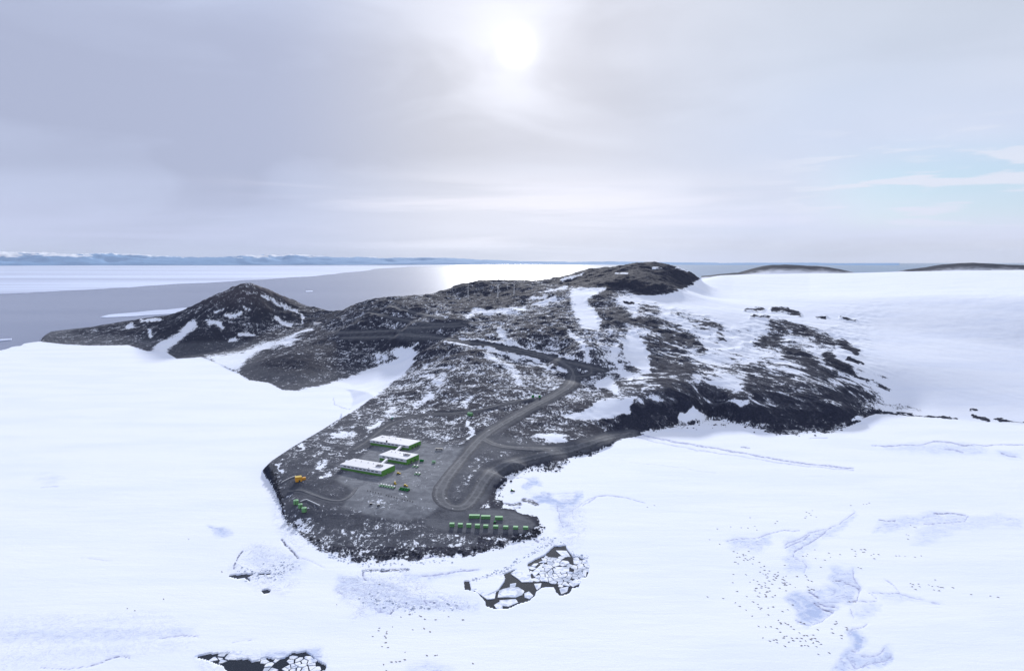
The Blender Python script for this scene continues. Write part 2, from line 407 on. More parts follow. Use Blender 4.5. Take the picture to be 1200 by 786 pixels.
# ---- roads (centre lines, widths in metres)
def cat(P, k=6):                        # smooth a polyline
    P = [np.array(p, float) for p in P]; P = [2 * P[0] - P[1]] + P + [2 * P[-1] - P[-2]]
    o = []
    for i in range(1, len(P) - 2):
        for j in range(k):
            t = j / k; a, b, c, d = P[i - 1:i + 3]
            o.append(0.5 * (2 * b + (c - a) * t + (2 * a - 5 * b + 4 * c - d) * t * t + (3 * b - a - 3 * c + d) * t ** 3))
    o.append(P[-2]); return o
ROADS = [
    ('main', 19.0, 'grey gravel road winding up from the yard to the hairpin on the hillside', [(672, 440), (668, 451), (650, 463), (625, 476), (600, 490), (575, 505), (560, 517), (546, 533), (530, 552), (519, 568), (515, 580), (521, 591), (536, 596), (547, 592), (558, 579), (567, 563), (580, 550), (600, 541), (640, 532), (672, 525), (700, 516), (720, 511), (745, 509)]),
    ('branch', 18.0, 'short gravel road joining the hill road to the shore road', [(566, 514), (578, 520), (595, 524), (630, 526), (655, 526), (674, 524)]),
    ('upper', 8.5, 'dark gravel road climbing left across the hillside above the base', [(672, 440), (669, 432), (650, 421), (620, 412), (585, 406.5), (545, 401), (515, 396), (480, 393), (440, 395), (400, 396)]),
    ('ledge', 5.0, 'narrow track cut straight along the hillside above the hairpin', [(708, 434), (680, 428), (650, 421.5), (620, 415.5), (585, 409)]),
    ('hut', 4.5, 'narrow track leading to the green hut on the hillside', [(625, 466.5), (600, 471), (575, 477), (552, 482), (525, 484.5), (502, 485)]),
    ('link', 4.0, 'narrow dark track running down past the rear white building', [(502, 485), (480, 489), (458, 497), (444, 506), (430, 517), (414, 527)]),
    ('shore', 5.5, 'pale narrow track across the headland to the green tanks', [(337, 576), (352, 574), (366, 579), (380, 584), (398, 587), (410, 581), (418, 571)]),
    ('saddle', 7.0, 'far track along the slope below the turbines', [(395, 390), (430, 389), (460, 387), (500, 383.5), (545, 382)]),
    ('crest', 6.0, 'far track crossing the upper slope towards the skyline', [(455, 358), (480, 365), (505, 370), (520, 374)]),
    ('terrace', 5.0, 'faint graded track along the upper slope below the turbines', [(592, 372), (560, 377), (520, 380), (480, 376), (455, 371), (430, 366)]),
    ('turn', 5.0, 'short spur beside the hairpin bend', [(674, 441), (688, 440), (694, 435), (690, 429)]),
]
road_w = []
for nm, wd, lb, P in ROADS:
    wp = [hit(u, v) for u, v in cat(P, 5)]
    road_w.append((nm, wd, lb, wp))
road_mask = np.zeros_like(X)
for nm, wd, lb, wp in road_w:
    pl = np.array([(p[0], p[1]) for p in wp])
    lo = pl.min(0) - 40; hi = pl.max(0) + 40
    s = (X > lo[0]) & (X < hi[0]) & (Y > lo[1]) & (Y < hi[1])
    d = seg_dist(X[s], Y[s], pl)
    road_mask[s] = np.maximum(road_mask[s], 1 - smooth(d, wd * 0.55, wd * 0.55 + 12))

# ---- relief
U0, V0 = proj(X, Y, H0)
yard_poly = [(392, 562), (412, 545), (440, 519), (446, 508), (492, 517), (545, 523), (530, 546), (514, 572), (517, 592), (500, 606), (470, 611), (436, 605), (400, 594), (414, 574)]
pad_poly = [(500, 604), (530, 598), (556, 595), (585, 596), (604, 600), (622, 608), (629, 616), (626, 624.5), (600, 625), (560, 625), (522, 622), (496, 616)]
def px_soft(P, f, UU, VV):
    m = np.zeros_like(UU); P = np.asarray(P, float)
    s = (UU > P[:, 0].min() - f - 1) & (UU < P[:, 0].max() + f + 1) & (VV > P[:, 1].min() - f - 1) & (VV < P[:, 1].max() + f + 1)
    if not s.any(): return m
    i = in_poly(UU[s], VV[s], P); d = seg_dist(UU[s], VV[s], P, True)
    m[s] = np.clip(0.5 + np.where(i, d, -d) / (2 * f), 0, 1)
    return m
yard_m = px_soft(yard_poly, 3, U0, V0); pad_m = px_soft(pad_poly, 2.0, U0, V0)
grade_poly = [(553, 522), (572, 503), (590, 508), (640, 519), (660, 524), (620, 532), (585, 540), (566, 552), (556, 566), (545, 585), (528, 588), (522, 570), (532, 550), (545, 536)]
grade_m = px_soft(grade_poly, 5, U0, V0)
flat = np.maximum.reduce([road_mask, yard_m, pad_m, grade_m * .7])
# fall-line aligned coordinates for the streaky right-hand side
ca, sa = math.cos(R(52)), math.sin(R(52))
S1 = X * ca - Y * sa; S2 = X * sa + Y * ca
rel = 5.0 * fbm(X / 170, Y / 170, 2, 1) + 3.4 * fbm(X / 60, Y / 60, 2, 5) + 1.9 * fbm(X / 24, Y / 24, 3, 9, 0.6)
strk = 3.2 * (0.5 - np.abs(perlin(S1 / 110 + 0.3 * perlin(X / 80, Y / 80, 31), S2 / 24, 12))) + 1.6 * (0.5 - np.abs(perlin(S1 / 50, S2 / 11, 14)))
rightw = smooth(U0, 640, 760)
rel = rel * (1 - 0.45 * rightw) + strk * (0.35 + 0.65 * rightw) - 1.2
landin = smooth(H0, 0.5, 7.0) * inl
near_flat = smooth(H0, 8, 24) * 0.7 + 0.3        # the low terraces are gentler

# ---- snow cover, painted on the ground as survey polygons
CV = [(100, 396, .33), (170, 390, .33), (250, 365, .33), (290, 345, .37), (300, 355, .33), (320, 365, .31), (230, 400, .25), (270, 395, .31), (330, 390, .40), (370, 372, .36), (310, 430, .27), (350, 430, .29), (400, 415, .34), (430, 390, .34), (400, 380, .36),
      (450, 360, .35), (500, 375, .38), (470, 400, .28), (550, 355, .34), (560, 340, .28), (600, 340, .30), (560, 385, .40), (620, 370, .42), (650, 400, .42), (600, 430, .42), (540, 430, .42), (510, 450, .44), (560, 455, .42), (480, 470, .43), (440, 490, .39),
      (400, 520, .38), (350, 545, .36), (350, 580, .30), (400, 600, .30), (380, 625, .41), (430, 625, .37), (420, 645, .42), (480, 630, .36), (520, 640, .42), (570, 640, .43), (550, 570, .38), (600, 550, .36), (640, 545, .44), (520, 505, .38), (600, 500, .38),
      (620, 510, .38), (650, 490, .42), (690, 500, .38), (700, 470, .42), (720, 440, .50), (720, 400, .50), (700, 370, .43), (650, 345, .40), (700, 325, .27), (760, 325, .25), (800, 330, .24), (740, 365, .66), (780, 360, .72), (780, 390, .62), (780, 430, .55),
      (820, 440, .57), (800, 460, .53), (840, 410, .68), (860, 440, .60), (880, 400, .68), (920, 400, .62), (940, 430, .58), (900, 455, .53), (960, 465, .44), (1000, 475, .42), (1020, 460, .60), (1000, 400, .75), (860, 360, .92), (950, 360, .95), (1050, 400, 1.0),
      (1100, 450, 1.0), (1200, 400, 1.0), (900, 335, 1.0), (1100, 340, 1.0), (840, 340, 1.0), (1060, 470, .95), (560, 610, .2)]
cvp = np.array(CV)
qv = np.c_[cvp[:, 0] / 100, cvp[:, 1] / 60]
def rbf_cov(u, v):
    num = np.zeros_like(u); den = np.zeros_like(u) + 1e-9
    for (a, b), c in zip(qv, cvp[:, 2]):
        w = 1.0 / (((u / 100 - a) ** 2 + (v / 60 - b) ** 2) ** 1.6 + 1e-4)
        num += w * c; den += w
    return num / den
wu = 2.6 * fbm(X / 30, Y / 30, 4, 60, .62) * np.clip(1700 / Dg, .4, 1.6); wv_ = 2.0 * fbm(X / 30, Y / 30, 4, 70, .62) * np.clip(1700 / Dg, .4, 1.6)
UP, VP = U0 + wu * 1.6, V0 + wv_ * 1.3
cov = rbf_cov(U0, V0)
def paint(P, c, f=2.0, r=None):
    if r is None: f = f * 1.8
    P = np.asarray(P, float); g = (r or 0) + f + 3
    s = (UP > P[:, 0].min() - g) & (UP < P[:, 0].max() + g) & (VP > P[:, 1].min() - g) & (VP < P[:, 1].max() + g)
    if not s.any(): return
    u, v = UP[s], VP[s]
    if r is None:
        d = seg_dist(u, v, P, True); m = np.clip(0.5 + np.where(in_poly(u, v, P), d, -d) / (2 * f), 0, 1)
    else:
        m = np.clip((r + f * 0.5 - seg_dist(u, v, P)) / f, 0, 1)
    cov[s] = cov[s] * (1 - m) + c * m
def L(r, c, *P, f=None): paint(P, c, f or max(1.6, r * 1.3), r + .3)
# the dark cliff along the right-hand shore, hill behind
paint([(735, 477), (770, 473), (812, 471), (850, 472.5), (880, 474), (930, 478), (1000, 479), (1024, 482), (1012, 491), (988, 501), (973, 507), (950, 505), (927, 509), (906, 508), (882, 500), (860, 496), (835, 491), (812, 497), (780, 504), (745, 508), (720, 502)], .29, 2.5)
paint([(640, 331), (660, 326), (680, 318), (714, 316), (745, 310), (790, 311), (822, 324), (800, 338), (780, 347), (745, 345), (735, 337), (700, 338), (660, 335)], .25, 2)
paint([(820, 321), (824, 327), (803, 340), (780, 348), (750, 349), (728, 350), (724, 354), (745, 356), (790, 360), (830, 368), (855, 385), (870, 372), (868, 360), (900, 352), (1200, 352), (1200, 300), (822, 316)], 1.0, 2)
for P, c in (([(748, 355), (768, 354), (776, 362), (772, 373), (748, 369)], .42), ([(800, 371), (830, 372), (846, 380), (850, 398), (842, 400), (838, 388), (815, 382)], .40), ([(783, 366), (800, 366), (795, 371)], .40),
             ([(690, 350), (715, 350), (735, 362), (742, 378), (728, 386), (705, 386), (698, 365)], .34), ([(735, 372), (760, 375), (788, 380), (795, 384), (770, 385), (745, 382)], .33), ([(760, 387), (795, 386), (815, 395), (826, 411), (805, 407), (775, 399)], .30),
             ([(760, 395), (775, 399), (800, 415), (815, 425), (835, 430), (838, 436), (815, 433), (812, 445), (838, 452), (870, 465), (880, 473), (840, 471), (800, 469), (775, 455), (757, 440)], .36),
             ([(900, 373), (920, 375), (940, 384), (970, 392), (982, 401), (980, 411), (960, 405), (940, 395), (920, 394), (915, 407), (900, 411), (883, 407), (890, 397), (902, 387)], .36), ([(915, 408), (930, 408), (950, 417), (960, 428), (982, 437), (970, 446), (950, 440), (937, 427), (920, 420)], .31),
             ([(880, 430), (920, 437), (940, 450), (970, 457), (990, 452), (1008, 453), (1034, 471), (1018, 472), (1000, 470), (960, 477), (900, 474), (870, 460)], .37), ([(858, 418), (880, 425), (905, 440), (890, 442), (862, 428)], .45), ([(1032, 472), (1065, 473), (1086, 483), (1055, 481)], .44)):
    paint(P, c + .06, 2.5)
L(4, .30, (985, 402), (1003, 412)); L(5, .31, (970, 418), (982, 428), (995, 436)); L(1.5, .32, (994, 420), (1010, 426)); L(1.6, .30, (873, 363), (894, 363)); L(2.2, .25, (905, 363.5), (922, 364), (937, 369)); L(1.0, .38, (880, 372), (900, 372))
L(1.0, .36, (957, 371.5), (968, 372.5)); L(1.0, .36, (985, 372.5), (1003, 377.5)); L(1.2, .38, (1000, 440), (1018, 447)); L(1.0, .40, (1030, 453), (1043, 457)); L(1.1, .30, (1024, 482), (1050, 484.5), (1080, 487), (1122, 490.5), f=1)
L(1.8, .28, (1142, 488), (1158, 491.5)); L(1.0, .32, (1166, 490.5), (1200, 494.5), f=1); L(1.0, .36, (1136, 479), (1145, 479.5), f=1)
L(1.0, .36, (730, 353), (742, 356))
# snow patches
SN = [(1.3, (166, 376.3), (188, 374.4)), (2.6, (150, 383), (154, 380)), (1.6, (175, 387), (177, 394)), (2.2, (245, 377), (257, 378), (260, 385)), (2.4, (265, 371), (283, 369)), (1.4, (250, 366), (262, 364.5)), (2.2, (270, 399), (276, 397)), (1.8, (280, 393), (297, 392)),
      (1.6, (338, 396), (352, 390), (366, 386)), (.9, (285, 360), (292, 363)), (.8, (345, 365), (352, 369), (356, 372), (354, 380)), (.7, (323, 372), (333, 377), (342, 381)), (1.2, (322, 373), (330, 378), (340, 382)), (2.6, (547, 372), (557, 365), (575, 366.5), (595, 364.5), (613, 361)), (1.6, (625, 356), (640, 352), (651, 350)), (1.3, (640, 342), (655, 338.5), (664, 336.5)),
      (2.4, (668, 392), (683, 403), (688, 420)), (3.6, (722, 407), (718, 418), (728, 432), (738, 445)), (1.1, (620, 425), (636, 429), (650, 435)), (1.0, (540, 397), (580, 401), (620, 408), (665, 420), (712, 433)), (.9, (520, 401), (560, 407), (600, 415), (640, 425)), (1.8, (652, 428), (668, 437)), (2.6, (689, 437), (692, 436)), (2.2, (547, 494), (551, 505), (552, 516)), (1.5, (433, 503), (445, 494)),
      (2.0, (487, 474), (497, 469), (505, 463)), (1.8, (352, 525), (354, 520)), (3.2, (462, 607), (467, 609)), (3.0, (411, 639), (416, 637)), (4.0, (556, 590), (572, 592)), (2.0, (512, 573), (508, 578)), (1.0, (722, 320.3), (735, 321)), (.8, (765, 314.5), (776, 314.6)), (.8, (792, 314.2), (806, 318.6)),
      (.9, (658, 328.5), (682, 321.8)), (1.6, (460, 606), (470, 603)), (1.2, (325, 545), (329, 553)), (2.2, (520, 603), (531, 599)), (1.2, (478, 409), (490, 402)), (1.6, (530, 400), (545, 404)), (1.0, (640, 347), (625, 349))]
for s in SN: L(s[0] * .9, .68, *s[1:])
for s in [(3.2, (395, 509), (403, 507), (413, 506)), (3.0, (585, 386), (592, 397), (602, 404)), (3.2, (572, 416), (585, 425), (600, 432), (608, 447)), (3.4, (455, 484), (461, 479)), (2.0, (308, 347), (322, 355), (343, 365)), (3.0, (378, 560), (388, 556)), (3, (372, 547), (380, 541)), (3, (500, 440), (512, 447), (520, 440)), (3, (432, 584), (445, 587)), (2.5, (500, 560), (505, 552)), (3, (545, 475), (550, 466))]: L(s[0], .62, *s[1:])
for P in ([(227, 377), (220, 380), (212, 389), (200, 397), (187, 402), (180, 410), (195, 412), (203, 402), (215, 394), (229, 383)], [(240, 417.5), (265, 414.5), (285, 412), (307, 402), (320, 400), (340, 396), (347, 397), (340, 404), (322, 406), (307, 410), (290, 421), (279, 434), (267, 437), (255, 427)],
          [(489, 411), (472, 408.5), (458, 411), (466, 420), (456, 425), (430, 434), (410, 443), (380, 452), (350, 459), (345, 475), (390, 492), (438, 464), (469, 440), (484, 424)], [(670, 339), (709, 339), (690, 349), (685, 355), (697, 365), (702, 375), (700, 384), (685, 385), (675, 367), (670, 352)],
          [(700, 451), (710, 443), (718, 446), (724, 460), (715, 455)], [(737, 390), (750, 400), (757, 415), (760, 435), (745, 430), (733, 417), (735, 400)], [(705, 470), (743, 467), (735, 477), (736, 484), (712, 488), (700, 490), (667, 488), (692, 480)], [(627, 511), (645, 508), (660, 509), (667, 521), (650, 517)],
          [(335, 617), (352, 610), (361, 620), (357, 632), (345, 630)], [(812, 476), (820, 482), (834, 494), (800, 497), (795, 488), (806, 483)], [(590, 596), (600, 580), (640, 580), (640, 600)], [(860, 470), (876, 471), (866, 474)]):
    paint(P, .72 if P[0] == (240, 417.5) else 1.0, 1.8)
paint([(438, 414), (458, 411), (466, 420), (456, 425), (436, 424)], .52, 2)
paint(yard_poly, .26, 3); paint([(425, 582), (450, 580), (456, 592), (430, 594)], .40, 4); paint(pad_poly, .06, 1.5); paint(grade_poly, .34, 4); paint([(541, 573), (552, 560), (560, 548), (556, 572), (546, 582)], .47, 2)
FOOT = [(742, 509), (770, 504), (800, 498), (835, 491), (860, 496), (882, 500), (906, 507), (927, 508), (950, 504), (973, 506), (988, 500), (1010, 490)]
L(3.0, .46, *FOOT); L(4, .39, (346, 616), (362, 633), (386, 646), (420, 656), (450, 655), (480, 653), (520, 651), (560, 646), (590, 638)); L(2.5, .5, (582, 580), (594, 556), (622, 547), (650, 552), (672, 533), (697, 530), (725, 513))
L(1.5, .45, (320, 560), (327, 575), (331, 592)); L(5, .37, (395, 640), (430, 640), (470, 640), (520, 640), (560, 636))
cov = np.where(inl, cov, 1 - 0.52 * np.exp(-sd / 7.0) * (Dg < 1500))
bayside = sd > 0
cov = np.where(bayside & (landh > iceh) & (H0 > 1.0), np.where((U0 > 380) & (V0 < 492), 1.0, 0.2), cov)
cov = cov * (1 - 0.85 * road_mask * (cov < .9)) + 0.02 * road_mask
relw = landin * near_flat * (1 - 0.93 * flat) * (1 - 0.85 * smooth(cov, .6, .95))
hilln = smooth(H0, 40, 110)
pk = at_d(291, 333.2, 3080)
pth, prr = np.arctan2(Y - pk[1], X - pk[0]), np.hypot(X - pk[0], Y - pk[1])
gul = 9.0 * (0.30 - np.abs(perlin(pth * 6.5 + 40 + 0.4 * perlin(X / 90, Y / 90, 54), prr / 420, 53))) * smooth(prr, 40, 150) * smooth(prr, 800, 450)
gul = gul + 4.0 * (0.3 - np.abs(perlin(pth * 17 + 80, prr / 300, 55))) * smooth(prr, 60, 160) * smooth(prr, 700, 400)
rel = rel + gul * smooth(H0, 15, 60)
H = H0 + (rel + 5.5 * hilln * (0.35 - np.abs(perlin(X / 70, Y / 70, 51))) + 3.0 * hilln * (0.3 - np.abs(perlin(X / 30, Y / 34, 52)))) * relw * (0.8 + 0.7 * hilln)
# sastrugi and pressure bumps of the sea ice come with the ice paint below
cov = cov - 0.020 * np.clip(rel, -5, 5) * relw * (cov < .9)

# ---- sea ice: pools, melt areas, cracks, rubble
surf = np.zeros((NR, NA, 3))                      # r: blue ice, g: crack or dirty line, b: rubble ridges
def ipaint(ch, P, val, f=2.0, r=None, warp=1.0):
    P = np.asarray(P, float); g = (r or 0) + f + 4
    uu = U0 + wu * warp; vv = V0 + wv_ * warp
    s = (uu > P[:, 0].min() - g) & (uu < P[:, 0].max() + g) & (vv > P[:, 1].min() - g) & (vv < P[:, 1].max() + g)
    if not s.any(): return
    u, v = uu[s], vv[s]
    if r is None:
        d = seg_dist(u, v, P, True); m = np.clip(0.5 + np.where(in_poly(u, v, P), d, -d) / (2 * f), 0, 1)
    else:
        m = np.clip((r + f * 0.5 - seg_dist(u, v, P)) / f, 0, 1)
    surf[..., ch][s] = np.maximum(surf[..., ch][s], m * val)
def off(S, ox, oy, P): return [(ox + x / S, oy + y / S) for x, y in P]
BL = [  # melt and blue ice areas of the right foreground
    (.45, off(4, 700, 480, [(608, 615), (640, 605), (740, 600), (800, 585), (815, 610), (800, 640), (740, 655), (650, 650), (615, 635)])),
    (.35, off(4, 700, 480, [(880, 630), (960, 590), (1040, 560), (1130, 545), (1200, 480), (1200, 520), (1120, 590), (1040, 610), (970, 660), (930, 690), (980, 720), (975, 760), (900, 760), (880, 700), (900, 650)])),
    (.50, off(6, 900, 660, [(440, 20), (600, 40), (640, 140), (650, 200), (560, 190), (470, 150), (430, 110), (460, 70)])),
    (1.0, off(6, 900, 660, [(470, 50), (540, 60), (570, 90), (520, 95), (470, 80)])),
    (.45, off(6, 900, 660, [(300, 190), (380, 150), (480, 160), (640, 190), (600, 270), (520, 280), (500, 330), (420, 350), (330, 290)])),
    (.70, off(6, 900, 660, [(130, 230), (210, 205), (300, 210), (360, 290), (450, 340), (390, 400), (300, 440), (230, 420), (190, 330)])),
    (1.3, off(6, 900, 660, [(240, 280), (300, 300), (390, 330), (350, 385), (290, 390), (250, 340)])),
    (.30, off(6, 900, 660, [(580, 290), (700, 260), (800, 290), (800, 340), (700, 380), (610, 390), (575, 340)])),
    (1.0, off(6, 900, 660, [(600, 460), (650, 470), (660, 540), (650, 620), (600, 610), (590, 560)])),
    (.50, off(6, 900, 660, [(560, 490), (600, 455), (670, 470), (690, 560), (640, 630), (740, 650), (820, 580), (880, 630), (860, 690), (800, 756), (450, 756), (520, 640), (580, 570)])),
    (.30, off(6, 900, 660, [(720, 200), (900, 205), (1050, 240), (1200, 275), (1200, 285), (1040, 265), (900, 270), (760, 220)])),
    (.35, off(3.158, 820, 560, [(660, 170), (740, 150), (860, 130), (990, 135), (980, 165), (820, 178), (720, 195), (640, 205)])),
    (.25, off(3.158, 820, 560, [(860, 150), (1130, 130), (1200, 150), (1200, 180), (1000, 190), (820, 245), (780, 240)])),
    (.30, off(6, 1000, 440, [(230, 500), (350, 480), (500, 480), (700, 470), (900, 490), (950, 530), (850, 560), (600, 540), (250, 520)])),
    (.55, off(6, 1000, 440, [(1030, 540), (1110, 555), (1180, 570), (1100, 580), (1050, 565)])),
    (.75, [(245, 618), (262, 618.5), (272, 624), (272, 627.5), (255, 626)]),
    (.80, off(4, 500, 420, [(455, 580), (480, 560), (525, 575), (520, 600), (485, 610), (460, 598)])),
    (1.4, off(4, 500, 420, [(485, 645), (530, 640), (590, 660), (615, 672), (700, 650), (738, 632), (730, 650), (660, 682), (610, 690), (560, 680)])),
    (.35, off(4, 500, 420, [(610, 690), (640, 640), (690, 640), (660, 760), (700, 800), (620, 800)])),
    (.7, off(6.66, 220, 730, [(580, 225), (720, 215), (860, 220), (980, 205), (1040, 215), (1040, 300), (900, 260), (760, 250), (590, 250)])),
    (.40, off(6.66, 380, 630, [(80, 390), (130, 300), (290, 320), (560, 350), (700, 450), (840, 500), (1050, 510), (1200, 510), (1200, 530), (830, 550), (560, 540), (480, 590), (380, 570), (250, 480), (100, 430)])),
    (.40, off(6.66, 380, 630, [(620, 260), (760, 290), (1050, 260), (1200, 238), (1200, 250), (1050, 285), (850, 325), (720, 325), (620, 320)])),
    (.25, [(0, 740), (90, 735), (180, 738), (230, 735), (220, 745), (120, 752), (40, 752), (0, 750)]), (.25, [(40, 560), (60, 556), (75, 560), (60, 566)]),
    (.35, [(480, 782), (500, 779), (530, 784), (540, 790), (470, 790)]),
    (.22, [(300, 640), (350, 652), (365, 660), (350, 672), (310, 672), (290, 655)]),
]
for val, P in BL: ipaint(0, P, val * 1.1, 4.0, None, 1.8)
CR = [  # thin dark cracks and tide lines: (half width px, value, points)
    (.6, .55, off(4, 700, 480, [(608, 615), (640, 607), (740, 600), (800, 582), (880, 562), (950, 565)])), (.6, .5, off(4, 700, 480, [(880, 632), (940, 610), (990, 578), (1060, 560), (1130, 540), (1200, 482)])), (.7, .6, off(4, 700, 480, [(885, 645), (960, 612), (1000, 580)])),
    (.7, .6, off(4, 700, 480, [(915, 690), (925, 665), (1000, 620), (1050, 590), (1090, 550)])), (.6, .5, off(4, 700, 480, [(915, 690), (960, 710), (978, 730), (970, 760)])),
    (.7, .55, off(6, 900, 660, [(600, 40), (610, 110), (650, 180), (630, 260), (560, 265)])), (.8, .8, off(6, 900, 660, [(460, 120), (530, 120), (600, 155), (640, 185)])), (.8, .8, off(6, 900, 660, [(290, 205), (330, 230), (360, 245)])), (.9, .9, off(6, 900, 660, [(320, 280), (370, 310), (410, 330), (460, 340)])),
    (.8, .8, off(6, 900, 660, [(350, 275), (410, 295), (470, 305)])), (.6, .5, off(6, 900, 660, [(190, 390), (240, 425), (300, 440), (390, 405), (450, 350)])), (.6, .5, off(6, 900, 660, [(820, 110), (880, 140), (930, 210), (1000, 235), (1120, 260), (1200, 283)])), (.6, .5, off(6, 900, 660, [(740, 208), (900, 208), (1000, 236)])),
    (.6, .5, off(6, 900, 660, [(640, 265), (770, 265), (770, 245), (700, 200)])), (.6, .5, off(6, 900, 660, [(575, 320), (600, 385)])), (.8, .7, off(6, 900, 660, [(590, 605), (620, 625)])), (.7, .5, off(6, 900, 660, [(570, 490), (600, 455), (660, 450), (690, 420)])), (.9, .5, off(6, 900, 660, [(630, 740), (720, 705), (830, 680), (870, 640)])), (.8, .45, off(6, 900, 660, [(660, 655), (760, 650), (820, 590)])), (.9, .5, off(6, 900, 660, [(560, 660), (620, 740)])),
    (.7, .7, off(3.158, 820, 560, [(660, 155), (700, 158), (725, 158)])), (.7, .75, off(3.158, 820, 560, [(870, 132), (920, 129), (985, 136)])), (.6, .5, off(3.158, 820, 560, [(830, 172), (980, 158), (990, 140)])),
    (.6, .6, off(6, 1000, 440, [(130, 490), (230, 495), (350, 485), (450, 495), (560, 462), (700, 470), (780, 495), (840, 490)])), (.8, .7, off(6, 1000, 440, [(740, 485), (790, 494), (830, 490)])), (.7, .5, off(6, 1000, 440, [(840, 482), (930, 492), (1040, 484), (1200, 486)])), (.8, .5, off(6, 1000, 440, [(640, 515), (700, 520), (770, 540)])), (.9, .6, off(6, 1000, 440, [(1040, 545), (1090, 565), (1150, 572)])),
    (1.0, .55, off(4, 700, 480, [(0, 118), (60, 110), (200, 116), (300, 138), (500, 172), (700, 205), (880, 240), (1200, 275)])), (.8, .35, off(4, 700, 480, [(150, 122), (300, 155), (480, 190), (700, 222), (900, 255), (1200, 285)])), (.7, .8, off(4, 700, 480, [(675, 175), (715, 178)])), (.6, .4, off(4, 700, 480, [(995, 134), (1080, 130)])),
    (.6, .25, off(4, 700, 480, [(100, 238), (300, 260), (560, 298)])), (.7, .45, off(4, 700, 480, [(-70, 450), (0, 408), (60, 402), (130, 412), (220, 438)])),
    (.5, .35, off(4, 500, 420, [(480, 632), (560, 640), (700, 628)])), (.6, .55, off(4, 500, 420, [(610, 690), (620, 740), (640, 790)])), (.6, .4, off(4, 500, 420, [(690, 750), (680, 710), (740, 670), (800, 645), (850, 640)])), (.5, .5, off(4, 500, 420, [(390, 565), (440, 555), (470, 560)])),
    (1.1, 1.0, off(4, 200, 600, [(520, 130), (545, 155), (570, 180), (600, 212)])), (.6, .5, off(4, 200, 600, [(600, 212), (640, 220), (720, 260)])), (.9, .9, off(4, 200, 600, [(335, 185), (310, 220), (297, 262)])),
    (1.0, 1.0, off(6.66, 380, 630, [(310, 255), (380, 250), (460, 258), (540, 250), (650, 245)])), (1.3, .7, off(6.66, 380, 630, [(300, 260), (295, 300), (320, 325)])), (.5, .6, off(6.66, 380, 630, [(1060, 245), (1120, 250), (1200, 238)])), (.5, .5, off(6.66, 380, 630, [(760, 300), (900, 280), (1050, 265)])), (.7, .55, off(6.66, 380, 630, [(480, 370), (540, 400)])), (.8, .8, off(6.66, 380, 630, [(780, 490), (800, 515)])), (.7, .7, off(6.66, 380, 630, [(820, 500), (870, 510)])),
    (.6, .6, off(6.66, 380, 630, [(100, 420), (150, 440)])), (.7, .5, off(6.66, 380, 630, [(570, 530), (650, 535)])), (.8, .6, off(6.66, 380, 630, [(390, 540), (430, 580), (480, 575)])), (1.0, .8, off(6.66, 380, 630, [(510, 590), (540, 560)])), (.6, .5, off(6.66, 380, 630, [(880, 460), (980, 500), (1080, 560)])),
    (.9, .75, off(3.197, 0, 540, [(340, 765), (400, 745), (450, 730), (485, 735)])), (.7, .5, off(3.197, 0, 540, [(150, 772), (250, 778), (340, 765)])), (.8, .55, off(3.197, 0, 540, [(600, 662), (660, 656), (740, 655)])), (.7, .4, off(3.197, 0, 540, [(870, 678), (959, 670)])), (.6, .35, off(3.197, 0, 540, [(300, 362), (420, 372)])), (.6, .4, off(3.197, 0, 540, [(150, 100), (220, 95)])),
    (1.3, 1.0, off(6, 480, 560, [(620, 180), (700, 185), (780, 178)])), (2.4, 1.0, off(6, 480, 560, [(800, 155), (850, 165), (900, 185)])), (.8, 1.0, off(6, 480, 560, [(600, 210), (680, 220), (770, 205)])), (.8, .9, off(6, 480, 560, [(885, 440), (905, 450)])), (.7, .9, off(6, 480, 560, [(780, 445), (800, 440)])),
    (.9, .9, off(6.66, 380, 630, [(710, 168), (770, 162)])), (.9, .9, off(6.66, 380, 630, [(790, 158), (850, 138)])), (.9, .9, off(6.66, 380, 630, [(890, 130), (970, 126)])), (.8, .9, off(6.66, 380, 630, [(630, 150), (690, 165)])),
    (.5, .5, off(4, 300, 400, [(360, 262), (370, 295), (400, 310), (440, 318)])), (.9, .6, off(6, 480, 560, [(70, 690), (200, 680), (350, 655), (480, 640)])), (.5, .4, off(6, 480, 560, [(410, 722), (540, 695), (660, 672)])),
]
for val, P in BL[:16]: ipaint(1, list(P) + [P[0]], .24, 0.8, 0.3, 1.8)
for r_, val, P in CR: ipaint(1, P, val, 0.9, r_, 0.5)
for val, P in ((1.0, off(6.66, 380, 630, [(80, 390), (130, 300), (290, 270), (640, 270), (760, 330), (900, 430), (1200, 490), (1200, 560), (830, 560), (560, 560), (520, 610), (380, 590), (220, 640), (230, 560), (100, 440)])), (.9, off(4, 200, 600, [(280, 270), (340, 160), (440, 140), (600, 210), (640, 240), (560, 300), (600, 330), (540, 385), (430, 370), (350, 320)])),
               (.8, off(4, 500, 420, [(600, 690), (640, 640), (700, 640), (740, 720), (760, 800), (700, 880), (640, 900), (620, 800)])), (.7, off(6.66, 220, 730, [(60, 265), (150, 215), (340, 215), (560, 215), (1060, 200), (1100, 330), (1100, 373), (130, 373)])), (.45, [(0, 720), (200, 715), (230, 760), (0, 786)]),
               (.9, [(312, 560), (324, 555), (334, 600), (348, 622), (362, 640), (345, 650), (322, 615)]), (.6, [(590, 626), (640, 625), (655, 640), (610, 645), (590, 640)])):
    ipaint(2, P, val, 5)
